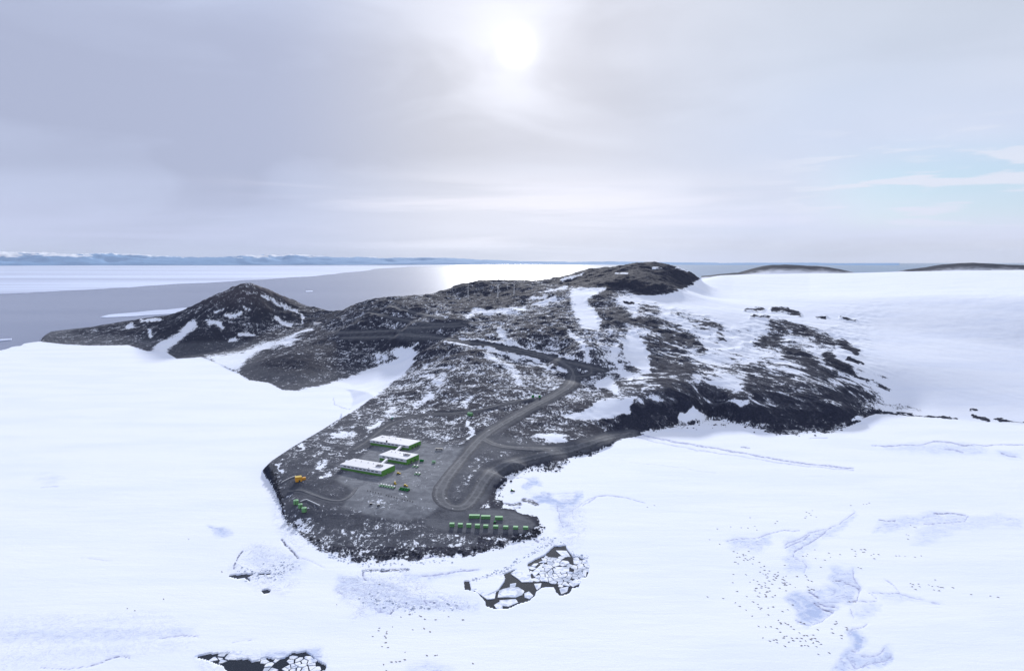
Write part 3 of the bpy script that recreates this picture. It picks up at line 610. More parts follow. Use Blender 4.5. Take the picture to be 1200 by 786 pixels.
POOLS = [
    off(7.49, 540, 630, [(35, 380), (75, 380), (85, 455), (150, 475), (215, 550), (225, 590), (310, 612), (420, 610), (510, 570), (600, 545), (645, 505), (660, 470), (715, 430), (820, 425), (835, 470), (875, 505), (950, 480), (975, 435), (1030, 430), (1045, 385), (1060, 345), (1110, 340), (1125, 260), (1080, 190), (1035, 175), (985, 170), (935, 100), (920, 72), (820, 68), (745, 145), (590, 225), (580, 240), (620, 330), (560, 345), (480, 320), (430, 310), (485, 278), (380, 315), (395, 350), (370, 400), (330, 460), (300, 480), (220, 520), (130, 460), (70, 455), (35, 450)]),
    off(6.66, 220, 730, [(60, 262), (160, 240), (330, 235), (345, 280), (400, 285), (470, 280), (500, 300), (560, 285), (600, 265), (700, 280), (760, 265), (820, 230), (920, 225), (960, 250), (1020, 300), (1080, 330), (1060, 380), (1060, 460), (300, 460), (310, 370), (270, 320), (200, 300), (130, 275)]),
    off(4, 200, 600, [(272, 300), (310, 295), (340, 290), (385, 290), (360, 305), (375, 320), (350, 308), (310, 310)]),
    off(4, 200, 600, [(428, 368), (445, 361), (468, 366), (460, 377), (440, 380)]),
    off(4, 200, 600, [(405, 285), (480, 288), (410, 293)]),
]
pool = np.zeros_like(X)
for P in POOLS:
    s_ = px_soft(P, 0.8, U0 + wu * 0.35, V0 + wv_ * 0.35); pool = np.maximum(pool, s_)
pool = np.where(inl, 0, pool)
icew = (~inl) & ini
surf *= (icew | (cov > .9))[..., None]
ridged = 1 - np.abs(perlin(X / 9, Y / 9, 80)) * 2.2
H = H + icew * (surf[..., 2] * (0.5 * np.clip(ridged, 0, 1) ** 2 * smooth(fbm(X / 30, Y / 30, 2, 83), -.1, .5)) - 0.25 * np.clip(surf[..., 0], 0, 1) - 0.5 * surf[..., 1])
H = np.where(icew, H * (1 - smooth(pool, .35, .65)) - 3.5 * smooth(pool, .35, .65), H)
surf[..., 0] = np.maximum(surf[..., 0], 0.8 * np.clip(pool * 3, 0, 1) * icew)
tone = np.clip(np.maximum.reduce([yard_m * 0.95, pad_m * 0.5, road_mask * 0.45, grade_m * 0.42]), 0, 1)
tone = np.maximum(tone, 0.30 * smooth(H0, 26, 12) * inl * (U0 < 560) * (V0 < 640))

# ------------------------------------------------------------------ materials
def mat(name, build):
    m = bpy.data.materials.new(name); m.use_nodes = True
    N = NT(m.node_tree); o = N.n('ShaderNodeOutputMaterial'); b = N.n('ShaderNodeBsdfPrincipled')
    N.link(b.outputs[0], o.inputs['Surface'])
    build(N, b)
    return m

def bump(N, b, h, dist, strength=1.0):
    bp = N.n('ShaderNodeBump'); N.put(bp.inputs['Height'], h); bp.inputs['Distance'].default_value = dist; bp.inputs['Strength'].default_value = strength
    N.link(bp.outputs[0], b.inputs['Normal'])

def terrain_mat(N, b):
    pos = N.n('ShaderNodeNewGeometry').outputs['Position']
    cv = N.attr('cover').outputs['Fac']
    tn = N.attr('tone').outputs['Fac']
    br = N.attr('brown').outputs['Fac']
    sf = N.n('ShaderNodeSeparateColor'); N.link(N.attr('surf').outputs['Color'], sf.inputs[0])
    blue, crack, press = sf.outputs
    flatp = N.mapping(pos, scale=(1, 1, 0.35))
    stp = N.mapping(N.mapping(pos, rot=(0, 0, R(50))), scale=(0.55, 1, 0.3))
    rightm = N.attr('streak').outputs['Fac']
    n1 = N.noise(flatp, 0.040, 6.0, 0.62, 0.8)
    n1b = N.noise(N.mapping(pos, rot=(0, 0, R(20)), scale=(1.25, 0.7, 0.3)), 0.19, 6.0, 0.70, 0.9)
    n2 = N.noise(stp, 0.10, 7.0, 0.66, 0.9)
    iso = N.m('ADD', N.m('MULTIPLY', n1, 0.38), N.m('MULTIPLY', n1b, 0.62))
    vein = N.m('ABSOLUTE', N.m('SUBTRACT', N.noise(flatp, 0.05, 5.0, 0.6, 1.2), 0.5))
    vein = N.m('MULTIPLY', N.ss(vein, 0.05, 0.0), N.m('MULTIPLY', N.ss(n1, 0.42, 0.58), 0.055))
    iso = N.m('ADD', iso, vein)
    n3 = N.noise(N.mapping(N.mapping(pos, rot=(0, 0, R(44))), scale=(0.50, 1, 0.3)), 0.030, 6.0, 0.62, 1.2)
    nn = N.m('ADD', N.m('MULTIPLY', iso, N.m('SUBTRACT', 1.0, rightm)), N.m('MULTIPLY', N.m('ADD', N.m('MULTIPLY', n3, 0.50), N.m('ADD', N.m('MULTIPLY', n2, 0.24), N.m('MULTIPLY', n1b, 0.26))), rightm))
    s = N.m('ADD', N.m('MULTIPLY', N.m('SUBTRACT', nn, 0.511), 8.6), N.m('MULTIPLY', N.m('SUBTRACT', cv, 0.5), 4.6))
    snow = N.ss(s, -0.13, 0.13)
    dust = N.m('MULTIPLY', N.ss(s, -1.0, 0.1), 0.10)
    # rock
    f1 = N.noise(pos, 0.35, 6.0, 0.7)
    f2 = N.noise(pos, 0.021, 4.0, 0.6)
    rock = N.mix(N.ss(f1, 0.36, 0.66), (0.010, 0.0125, 0.025), (0.036, 0.042, 0.073))
    rock = N.mix(N.m('MULTIPLY', N.ss(f2, 0.40, 0.62), 0.40), rock, (0.028, 0.032, 0.053))
    rock = N.mix(N.m('MULTIPLY', br, 0.5), rock, (0.088, 0.076, 0.090))
    gv = N.mix(N.ss(N.noise(pos, 0.06, 6.0, 0.65, 0.5), 0.36, 0.64), (0.13, 0.142, 0.168), (0.215, 0.23, 0.26))
    gv = N.mix(N.m('MULTIPLY', N.ss(f1, 0.4, 0.7), 0.3), gv, (0.09, 0.092, 0.105))
    rock = N.mix(tn, rock, gv)
    rock = N.mix(dust, rock, (0.70, 0.73, 0.80))
    # snow and ice
    sn = N.noise(N.mapping(pos, rot=(0, 0, R(10)), scale=(0.25, 1, 1)), 0.014, 6.0, 0.6, 0.3)
    white = N.mix(N.m('MULTIPLY', N.ss(sn, 0.38, 0.66), 0.70), (0.80, 0.84, 0.92), (0.73, 0.785, 0.905))
    bn = N.noise(pos, 0.10, 5.0, 0.65, 0.6)
    bl = N.m('MULTIPLY', blue, N.m('ADD', 0.50, N.m('MULTIPLY', N.ss(bn, 0.35, 0.65), 0.75)), clamp=False)
    white = N.mix(N.m('MINIMUM', bl, 1.0), white, (0.44, 0.525, 0.73))
    pn = N.noise(pos, 0.11, 7.0, 0.62, 1.4)
    pr = N.m('ABSOLUTE', N.m('SUBTRACT', pn, 0.5))
    prl = N.m('MULTIPLY', N.ss(pr, 0.030, 0.004), N.m('MULTIPLY', press, 0.55))
    pat = N.m('MULTIPLY', N.ss(N.noise(pos, 0.05, 5.0, 0.6, 0.6), 0.5, 0.66), N.m('MULTIPLY', press, 0.45))
    white = N.mix(pat, white, (0.62, 0.68, 0.83))
    white = N.mix(prl, white, (0.30, 0.33, 0.43))
    cn = N.noise(pos, 0.22, 4.0, 0.6)
    cont = N.m('FRACT', N.m('MULTIPLY', N.noise(N.mapping(pos, rot=(0, 0, R(-25)), scale=(0.45, 1, 1)), 0.03, 4.0, 0.55, 0.8), 15.0))
    cl_ = N.m('MULTIPLY', N.ss(N.m('ABSOLUTE', N.m('SUBTRACT', cont, 0.5)), 0.16, 0.02), N.m('MULTIPLY', N.ss(blue, 0.12, 0.42), 0.62))
    white = N.mix(N.m('MULTIPLY', cl_, N.ss(cn, 0.36, 0.56)), white, (0.36, 0.40, 0.60))
    ccol = N.mix(N.ss(crack, 0.45, 0.95), (0.40, 0.43, 0.62), (0.10, 0.11, 0.145))
    white = N.mix(N.m('MULTIPLY', N.ss(crack, 0.05, 0.55), N.ss(cn, 0.33, 0.55)), white, ccol)
    N.link(N.mix(snow, rock, white), b.inputs['Base Color'])
    b.inputs['Roughness'].default_value = 0.9
    b.inputs['Specular IOR Level'].default_value = 0.03
    hb = N.m('ADD', N.m('MULTIPLY', f1, N.m('SUBTRACT', 1.0, N.m('MULTIPLY', tn, 0.8))), N.m('MULTIPLY', snow, 0.15))
    hb = N.m('MULTIPLY', hb, N.m('SUBTRACT', 1.0, N.m('MULTIPLY', snow, 0.92)))
    sas = N.noise(N.mapping(pos, rot=(0, 0, R(14)), scale=(0.22, 1, 1)), 0.07, 5.0, 0.6, 0.3)
    hb = N.m('ADD', hb, N.m('MULTIPLY', N.m('MULTIPLY', sas, snow), 0.20))
    bump(N, b, hb, 2.2, 0.9)
M_TERRAIN = mat('volcanic_rock_and_snow', terrain_mat)

def road_mat(N, b):
    pos = N.n('ShaderNodeNewGeometry').outputs['Position']
    uv = N.attr('side').outputs['Fac']
    n = N.noise(pos, 0.12, 6.0, 0.65)
    c = N.mix(N.ss(n, 0.34, 0.66), (0.082, 0.088, 0.104), (0.135, 0.143, 0.165))
    rut = N.ss(N.m('ABSOLUTE', N.m('SUBTRACT', N.m('ABSOLUTE', uv), 0.45)), 0.22, 0.05)
    c = N.mix(N.m('MULTIPLY', rut, 0.42), c, (0.195, 0.205, 0.23))
    sn = N.noise(pos, 0.2, 5.0, 0.6)
    edge = N.m('ADD', N.m('MULTIPLY', N.m('POWER', N.m('ABSOLUTE', uv), 3.0), 0.13), sn)
    c = N.mix(N.ss(edge, 0.69, 0.73), c, (0.78, 0.81, 0.87))
    verge = N.m('ADD', N.m('ABSOLUTE', uv), N.m('MULTIPLY', N.m('SUBTRACT', N.noise(pos, 0.16, 5.0, 0.65), 0.5), 1.5))
    c = N.mix(N.ss(verge, 0.52, 0.88), c, (0.068, 0.073, 0.090))
    N.link(c, b.inputs['Base Color']); b.inputs['Roughness'].default_value = 0.95
    b.inputs['Specular IOR Level'].default_value = 0.1
M_ROAD = mat('gravel_road', road_mat)

def flatmat(name, col, rough=0.6, var=0.12, scale=0.6, spec=0.3, metal=0.0):
    def f(N, b):
        pos = N.n('ShaderNodeTexCoord').outputs['Object']
        n = N.noise(pos, scale, 5.0, 0.6)
        c = N.mix(n, tuple(x * (1 - var) for x in col), tuple(min(1, x * (1 + var)) for x in col))
        N.link(c, b.inputs['Base Color']); b.inputs['Roughness'].default_value = rough
        b.inputs['Specular IOR Level'].default_value = spec; b.inputs['Metallic'].default_value = metal
    return mat(name, f)
M_ROOF = flatmat('white_roof', (0.68, 0.69, 0.73), 0.75, 0.10, 0.25, 0.1)
M_CLAD = flatmat('pale_cladding', (0.62, 0.64, 0.69), 0.5, 0.05, 0.2)
M_GREEN = flatmat('green_cladding', (0.105, 0.27, 0.065), 0.85, 0.18, 0.35, 0.1)
M_GREENL = flatmat('pale_green_paint_and_lit_tops', (0.34, 0.56, 0.34), 0.85, 0.18, 0.35, 0.1)
M_GREEND = flatmat('dark_green_paint', (0.02, 0.20, 0.05), 0.85, 0.18, 0.35, 0.1)
M_WIN = flatmat('dark_glass', (0.03, 0.035, 0.045), 0.15, 0.1, 1.0, 0.5)
M_GREY = flatmat('grey_plant', (0.26, 0.26, 0.29), 0.6, 0.2, 0.6)
M_DARK = flatmat('dark_metal', (0.045, 0.047, 0.055), 0.6, 0.2, 1.0)
M_RUB = flatmat('black_rubber', (0.025, 0.025, 0.028), 0.9, 0.2, 1.0)
M_YEL = flatmat('yellow_paint', (0.55, 0.38, 0.03), 0.5, 0.1, 1.0)
M_ORG = flatmat('orange_paint', (0.62, 0.30, 0.03), 0.5, 0.15, 0.5)
M_WHITE = flatmat('white_paint', (0.80, 0.81, 0.83), 0.4, 0.04, 0.5)
M_SEAL = flatmat('seal_fur', (0.24, 0.21, 0.205), 0.6, 0.3, 2.0)
M_TEAL = flatmat('teal_paint', (0.10, 0.42, 0.32), 0.5, 0.1, 1.0)
def floe_mat(N, b):
    pos = N.n('ShaderNodeNewGeometry').outputs['Position']
    n = N.noise(pos, 0.16, 5.0, 0.6, 0.5)
    n2_ = N.noise(pos, 0.055, 3.0, 0.5, 0.3)
    c_ = N.mix(N.ss(n, 0.46, 0.66), (0.80, 0.835, 0.905), (0.48, 0.55, 0.72))
    c_ = N.mix(N.m('MULTIPLY', N.ss(n2_, 0.50, 0.60), 0.62), c_, (0.34, 0.40, 0.52))
    N.link(c_, b.inputs['Base Color']); b.inputs['Roughness'].default_value = 0.85
    b.inputs['Specular IOR Level'].default_value = 0.15
    bump(N, b, n, 0.6)
M_FLOE = mat('floe_ice', floe_mat)

def sea_mat(N, b):
    pos = N.n('ShaderNodeNewGeometry').outputs['Position']
    sp = N.n('ShaderNodeSeparateXYZ'); N.link(pos, sp.inputs[0])
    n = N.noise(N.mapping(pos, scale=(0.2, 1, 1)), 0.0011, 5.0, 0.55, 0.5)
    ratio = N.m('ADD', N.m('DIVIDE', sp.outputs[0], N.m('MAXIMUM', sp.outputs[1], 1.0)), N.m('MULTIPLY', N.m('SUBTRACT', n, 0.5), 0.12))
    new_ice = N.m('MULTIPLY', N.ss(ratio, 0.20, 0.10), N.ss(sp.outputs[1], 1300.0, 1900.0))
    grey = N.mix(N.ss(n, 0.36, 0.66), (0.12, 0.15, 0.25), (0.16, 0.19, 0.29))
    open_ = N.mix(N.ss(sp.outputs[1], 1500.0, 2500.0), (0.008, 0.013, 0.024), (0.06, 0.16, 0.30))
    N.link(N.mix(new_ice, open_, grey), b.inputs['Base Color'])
    b.inputs['IOR'].default_value = 1.31
    rr = N.n('ShaderNodeMapRange'); N.link(new_ice, rr.inputs['Value']); rr.inputs['To Min'].default_value = 0.30; rr.inputs['To Max'].default_value = 0.21
    nearw = N.ss(sp.outputs[1], 2200.0, 1300.0)
    N.link(N.m('SUBTRACT', rr.outputs[0], N.m('MULTIPLY', nearw, 0.24)), b.inputs['Roughness'])
    b.inputs['Specular IOR Level'].default_value = 0.5
M_SEA = mat('sea_water', sea_mat)

def far_ice_mat(N, b):
    pos = N.n('ShaderNodeNewGeometry').outputs['Position']
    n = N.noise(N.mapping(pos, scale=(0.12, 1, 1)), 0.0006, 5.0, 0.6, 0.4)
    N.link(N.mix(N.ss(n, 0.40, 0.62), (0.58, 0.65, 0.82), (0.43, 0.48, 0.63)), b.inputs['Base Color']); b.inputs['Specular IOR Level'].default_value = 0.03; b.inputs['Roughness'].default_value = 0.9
    b.inputs['Specular IOR Level'].default_value = 0.1
M_FARICE = mat('far_sea_ice', far_ice_mat)

def mountain_mat(N, b):
    g = N.n('ShaderNodeNewGeometry'); pos = g.outputs['Position']
    sp = N.n('ShaderNodeSeparateXYZ'); N.link(pos, sp.inputs[0])
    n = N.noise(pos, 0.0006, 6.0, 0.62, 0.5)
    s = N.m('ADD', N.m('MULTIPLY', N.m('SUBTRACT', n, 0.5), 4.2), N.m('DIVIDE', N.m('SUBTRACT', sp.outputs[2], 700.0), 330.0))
    N.link(N.mix(N.ss(s, -0.15, 0.25), (0.16, 0.32, 0.56), (0.82, 0.84, 0.90)), b.inputs['Base Color']); b.inputs['Specular IOR Level'].default_value = 0.03; b.inputs['Roughness'].default_value = 0.95  # rock colour carries the blue of distant haze; the snow stays white
M_MOUNT = mat('painted_haze_blue_rock_and_snow', mountain_mat)

def far_hill_mat(N, b):
    pos = N.n('ShaderNodeNewGeometry').outputs['Position']
    cv = N.attr('cover').outputs['Fac']
    n = N.noise(N.mapping(pos, scale=(1, 1, 3)), 0.012, 6.0, 0.65, 0.4)
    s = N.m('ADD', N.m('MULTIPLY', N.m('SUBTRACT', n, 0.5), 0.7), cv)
    N.link(N.mix(N.ss(s, 0.28, 0.95), (0.050, 0.055, 0.075), (0.80, 0.83, 0.91)), b.inputs['Base Color']); b.inputs['Specular IOR Level'].default_value = 0.03; b.inputs['Roughness'].default_value = 0.95  # pale mist round the hill foot is put into the base colour
M_FARHILL = mat('far_rock_under_painted_mist', far_hill_mat)

# ------------------------------------------------------------------ object helpers
def tag(o, label=None, cat_=None, group=None, kind=None):
    if label: o['label'] = label
    if cat_: o['category'] = cat_
    if group: o['group'] = group
    if kind: o['kind'] = kind
    return o

def link(name, me, m=None, parent=None, loc=None):
    o = bpy.data.objects.new(name, me); COL.objects.link(o)
    if m is not None and len(me.materials) == 0: me.materials.append(m)
    if parent is not None: o.parent = parent
    if loc is not None: o.location = loc
    return o

def np_mesh(name, V, F, smooth_=True, attrs=None):
    me = bpy.data.meshes.new(name)
    V = np.ascontiguousarray(V, np.float32); F = np.ascontiguousarray(F, np.int32)
    k = F.shape[1]
    me.vertices.add(len(V)); me.vertices.foreach_set('co', V.ravel())
    me.loops.add(F.size); me.loops.foreach_set('vertex_index', F.ravel())
    me.polygons.add(len(F)); me.polygons.foreach_set('loop_start', np.arange(0, F.size, k, dtype=np.int32))
    me.update(calc_edges=True)
    if smooth_: me.polygons.foreach_set('use_smooth', np.ones(len(F), bool))
    for nm, a in (attrs or {}).items():
        if a.ndim == 1:
            at = me.attributes.new(nm, 'FLOAT', 'POINT'); at.data.foreach_set('value', a.astype(np.float32))
        else:
            at = me.attributes.new(nm, 'FLOAT_COLOR', 'POINT'); at.data.foreach_set('color', np.c_[a, np.ones(len(a))].astype(np.float32).ravel())
    me.validate()
    return me

def empty(name, loc, rz=0.0):
    o = bpy.data.objects.new(name, None); COL.objects.link(o); o.location = loc; o.rotation_euler = (0, 0, rz); o.empty_display_size = 2
    return o

def bm_box(bm, c, s, rz=0.0, taper=1.0):
    M = Matrix.Translation(c) @ Matrix.Rotation(rz, 4, 'Z') @ Matrix.Diagonal((s[0], s[1], s[2], 1))
    r = bmesh.ops.create_cube(bm, size=1.0, matrix=M)
    if taper != 1.0:
        for v in r['verts']:
            if v.co.z > c[2]:
                v.co.x = c[0] + (v.co.x - c[0]) * taper; v.co.y = c[1] + (v.co.y - c[1]) * taper
    return r

def bm_cyl(bm, c, r1, r2, h, seg=12, axis='Z'):
    M = Matrix.Translation(c)
    if axis == 'X': M = M @ Matrix.Rotation(R(90), 4, 'Y')
    if axis == 'Y': M = M @ Matrix.Rotation(R(90), 4, 'X')
    return bmesh.ops.create_cone(bm, cap_ends=True, segments=seg, radius1=r1, radius2=r2, depth=h, matrix=M)

def bm_mesh(name, fn, bevel=0.0):
    bm = bmesh.new(); fn(bm)
    if bevel: bmesh.ops.bevel(bm, geom=bm.edges[:], offset=bevel, segments=1, affect='EDGES')
    me = bpy.data.meshes.new(name); bm.to_mesh(me); bm.free(); return me

def part(name, parent, m, fn, bevel=0.0):
    return link(name, bm_mesh(name, fn, bevel), m, parent)

def copy_tree(o, parent=None):
    c = o.copy(); COL.objects.link(c)
    if parent is not None: c.parent = parent
    for ch in list(o.children): copy_tree(ch, c)
    return c

def ground(x, y): return float(gsample(H, np.array(x), np.array(y)))

# ------------------------------------------------------------------ terrain objects, split by what the ground is
vid = np.arange(NA * NR).reshape(NR, NA)
Fq = np.stack([vid[:-1, :-1], vid[:-1, 1:], vid[1:, 1:], vid[1:, :-1]], -1).reshape(-1, 4)
VX = np.c_[X.ravel(), Y.ravel(), H.ravel()]
fc = lambda A_: A_.ravel()[Fq].mean(1)
fl, fu, fv, fz = fc(inl.astype(float)) > 0.5, fc(U0), fc(V0), fc(H)
rocky_out = (fc(H0 * (~inl)) > 1.5)
cls = np.where(fl | rocky_out, 1, 0)
snow_poly = [(824, 320), (830, 330), (805, 345), (860, 362), (870, 385), (1020, 395), (1040, 440), (1060, 470), (1100, 491), (1400, 520), (1400, 300), (820, 300)]
cls[(cls == 1) & in_poly(fu, fv, np.array(snow_poly, float))] = 2
cone_poly = [(40, 404), (150, 408), (170, 414), (200, 424), (256, 428), (285, 412), (320, 402), (375, 384), (400, 370), (400, 340), (300, 320), (200, 340), (30, 390)]
cls[(cls == 1) & in_poly(fu, fv, np.array(cone_poly, float)) & (fc(Dg) > 1900)] = 3
hill_poly = [(640, 336), (664, 336), (700, 338), (735, 338), (745, 346), (780, 348), (824, 326), (824, 290), (640, 290)]
cls[(cls == 1) & in_poly(fu, fv, np.array(hill_poly, float)) & (fc(Dg) > 2300)] = 4
cls[(cls == 1) & in_poly(fu, fv, np.array(yard_poly, float))] = 5
cls[(cls == 1) & in_poly(fu, fv, np.array(pad_poly, float))] = 6
cls[fz < -5.2] = -1
brown = np.clip(smooth(H0, 90, 190) * (U0 < 420) , 0, 1)
streak = smooth(U0, 660, 760) * smooth(H0, 4, 30)
AT = {'cover': cov.ravel(), 'tone': tone.ravel(), 'brown': brown.ravel(), 'streak': streak.ravel(), 'surf': surf.reshape(-1, 3)}
for k, nm, lb in ((0, 'sea_ice', 'white sea ice with blue melt patches, cracks and open pools in front of the headland'), (1, 'headland', 'dark volcanic headland streaked with snow carrying the base'), (2, 'snow_slope', 'smooth white snow slope rising on the right'),
                  (3, 'cone_hill', 'dark cone-shaped hill with a long spur on the left'), (4, 'rocky_hill', 'dark rocky hilltop on the skyline right of centre'), (5, 'gravel_yard', 'grey gravel yard round the three white buildings'), (6, 'container_pad', 'flat dark gravel pad on the shore under the green containers')):
    f = Fq[cls == k]
    used, inv = np.unique(f, return_inverse=True)
    me = np_mesh(nm, VX[used], inv.reshape(-1, 4), True, {a: b[used] for a, b in AT.items()})
    o = link(nm, me, M_TERRAIN); tag(o, lb, None, None, 'structure')

# ice field to the sides of and behind the camera
bm = bmesh.new()
angs = np.linspace(AZ1, 2 * math.pi + AZ0, 40)
c0 = bm.verts.new((0, 0, -0.05))
inner = [bm.verts.new((math.sin(a) * D0, math.cos(a) * D0, -0.05)) for a in angs]
outer = [bm.verts.new((math.sin(a) * 1600, math.cos(a) * 1600, -0.05)) for a in angs]
fr = [bm.verts.new((math.sin(a) * (D0 + 1), math.cos(a) * (D0 + 1), -0.05)) for a in np.linspace(AZ0, AZ1, 20)]
for i in range(39):
    bm.faces.new((c0, inner[i], inner[i + 1])); bm.faces.new((inner[i], outer[i], outer[i + 1], inner[i + 1]))
for i in range(19): bm.faces.new((c0, fr[i], fr[i + 1]))
bmesh.ops.recalc_face_normals(bm, faces=bm.faces[:])
me = bpy.data.meshes.new('ice_field'); bm.to_mesh(me); bm.free()
def plain_snow(N, b):
    pos = N.n('ShaderNodeNewGeometry').outputs['Position']
    N.link(N.mix(N.noise(pos, 0.01, 6.0), (0.84, 0.865, 0.915), (0.79, 0.825, 0.905)), b.inputs['Base Color']); b.inputs['Specular IOR Level'].default_value = 0.03; b.inputs['Roughness'].default_value = 0.9
M_SNOW = mat('plain_snow', plain_snow)
tag(link('ice_field', me, M_SNOW), 'flat white sea ice reaching out below and behind the viewpoint', None, None, 'structure')

# sea
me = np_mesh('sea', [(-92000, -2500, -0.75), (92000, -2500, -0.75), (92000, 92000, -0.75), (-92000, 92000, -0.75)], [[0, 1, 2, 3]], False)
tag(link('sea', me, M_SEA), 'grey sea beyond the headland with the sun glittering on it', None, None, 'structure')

# far ice sheet and drifting ice on the sea: thick plates with ragged edges
def plate(name, P, label, thick=3.0, ragged=1.0, seed=1):
    rr = random.Random(seed); pts = []
    for i in range(len(P)):
        a, b = P[i], P[(i + 1) % len(P)]; k = max(1, int(math.hypot(a[0] - b[0], a[1] - b[1]) / 9))
        for j in range(k):
            t = j / k; u = a[0] + (b[0] - a[0]) * t; v = a[1] + (b[1] - a[1]) * t
            pts.append(W2(u, v + rr.uniform(-.35, .35) * ragged * min(1, max(0, (v - 309) / 12)), -1.0 + thick))
    bm = bmesh.new(); top = [bm.verts.new((x, y, -0.75 + thick)) for x, y in pts]
    f = bm.faces.new(top)
    if f.normal.z < 0: f.normal_flip()
    r = bmesh.ops.extrude_face_region(bm, geom=[f])
    for v in r['geom']:
        if isinstance(v, bmesh.types.BMVert): v.co.z = -1.9
    bmesh.ops.recalc_face_normals(bm, faces=bm.faces[:])
    me = bpy.data.meshes.new(name); bm.to_mesh(me); bm.free()
    return tag(link(name, me, M_FARICE), label, None, None, 'structure')
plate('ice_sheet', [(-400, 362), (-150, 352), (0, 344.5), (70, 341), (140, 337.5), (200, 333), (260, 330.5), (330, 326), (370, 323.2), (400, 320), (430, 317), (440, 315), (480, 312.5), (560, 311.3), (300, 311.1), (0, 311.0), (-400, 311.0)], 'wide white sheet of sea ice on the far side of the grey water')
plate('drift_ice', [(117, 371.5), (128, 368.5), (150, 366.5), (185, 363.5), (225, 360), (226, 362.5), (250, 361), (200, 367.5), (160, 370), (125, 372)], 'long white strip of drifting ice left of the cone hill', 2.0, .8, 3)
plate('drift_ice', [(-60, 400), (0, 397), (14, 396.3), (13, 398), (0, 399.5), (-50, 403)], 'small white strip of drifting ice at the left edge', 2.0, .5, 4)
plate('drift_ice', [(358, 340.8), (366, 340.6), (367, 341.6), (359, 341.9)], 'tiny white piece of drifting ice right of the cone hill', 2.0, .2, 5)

# far mountains across the sound
na, nr = 700, 40
aa = np.linspace(R(-48), R(30), na); dd = np.linspace(54000, 68000, nr)
A2, D2 = np.meshgrid(aa, dd); mx, my = D2 * np.sin(A2), D2 * np.cos(A2)
env = np.interp(np.degrees(A2), [-48, -37, -30, -25, -21, -18, -15, -12, -6, -1, 4, 10, 30], [980, 930, 960, 900, 960, 930, 760, 640, 500, 380, 290, 220, 140])
cross = np.sin(np.clip((D2 - 54000) / 14000, 0, 1) * math.pi) ** 0.7
env = env * (0.86 + 0.45 * fbm(mx / 16000, my / 30000, 2, 95))
mz = env * cross * (0.50 + 1.05 * (0.62 - np.abs(fbm(mx / 5200, my / 5200, 5, 90, 0.55)) * 1.1)) - 5
mid = np.arange(na * nr).reshape(nr, na)
mf = np.stack([mid[:-1, :-1], mid[:-1, 1:], mid[1:, 1:], mid[1:, :-1]], -1).reshape(-1, 4)
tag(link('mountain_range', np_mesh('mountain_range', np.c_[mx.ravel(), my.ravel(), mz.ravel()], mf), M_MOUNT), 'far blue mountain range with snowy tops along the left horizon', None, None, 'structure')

# two far hills beyond the snow slope, mist at their feet painted on
def far_hill(P, D, depth, label, fade):
    P = np.array(P); us = np.linspace(P[0, 0], P[-1, 0], 160); vs = np.interp(us, P[:, 0], P[:, 1]); fs = np.interp(us, P[:, 0], P[:, 2])
    V, C = [], []
    K = 30
    for j, (u, v, f0) in enumerate(zip(us, vs, fs)):
        top = at_d(u, v, D); dirv = np.array([top[0], top[1]]) / D
        for i in range(K):
            t = -1 + 2 * i / (K - 1)
            prof = (1 - abs(t) ** 1.4) if t < 0 else (1 - t * t)
            p = dirv * (D + t * depth)
            nz = 9 * float(fbm(np.array([p[0] / 160]), np.array([p[1] / 160]), 4, 77)[0])
            z = 120 + (top[2] - 120) * prof + nz * prof * (1 - prof * 0.6)
            V.append((p[0], p[1], z)); C.append(np.clip((1 - prof) * fade + f0, 0, 1.3))  # pale amount grows downhill, standing in for mist
    idx = np.arange(160 * K).reshape(160, K)
    F = np.stack([idx[:-1, :-1], idx[1:, :-1], idx[1:, 1:], idx[:-1, 1:]], -1).reshape(-1, 4)
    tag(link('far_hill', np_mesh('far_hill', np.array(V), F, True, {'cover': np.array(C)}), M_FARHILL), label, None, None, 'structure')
far_hill([(822, 323.5, .3), (845, 321, .1), (865, 319.5, 0), (880, 315, 0), (895, 311.5, 0), (905, 310.2, 0), (920, 310, .05), (940, 311, .05), (955, 311.8, .1), (970, 312.8, .1), (985, 315.5, .15), (1000, 319, .5)], 6400, 650, 'low dark hill fading into painted mist behind the slope', 2.1)
far_hill([(1050, 318, .6), (1066, 315.5, .1), (1085, 313, 0), (1105, 309.8, 0), (1125, 308.3, .02), (1140, 307.8, .02), (1160, 308.8, .05), (1180, 310, .1), (1200, 311, .1), (1260, 314, .2), (1320, 318, .5)], 6900, 700, 'low dark hill fading into painted mist at the right end of the skyline', 2.1)

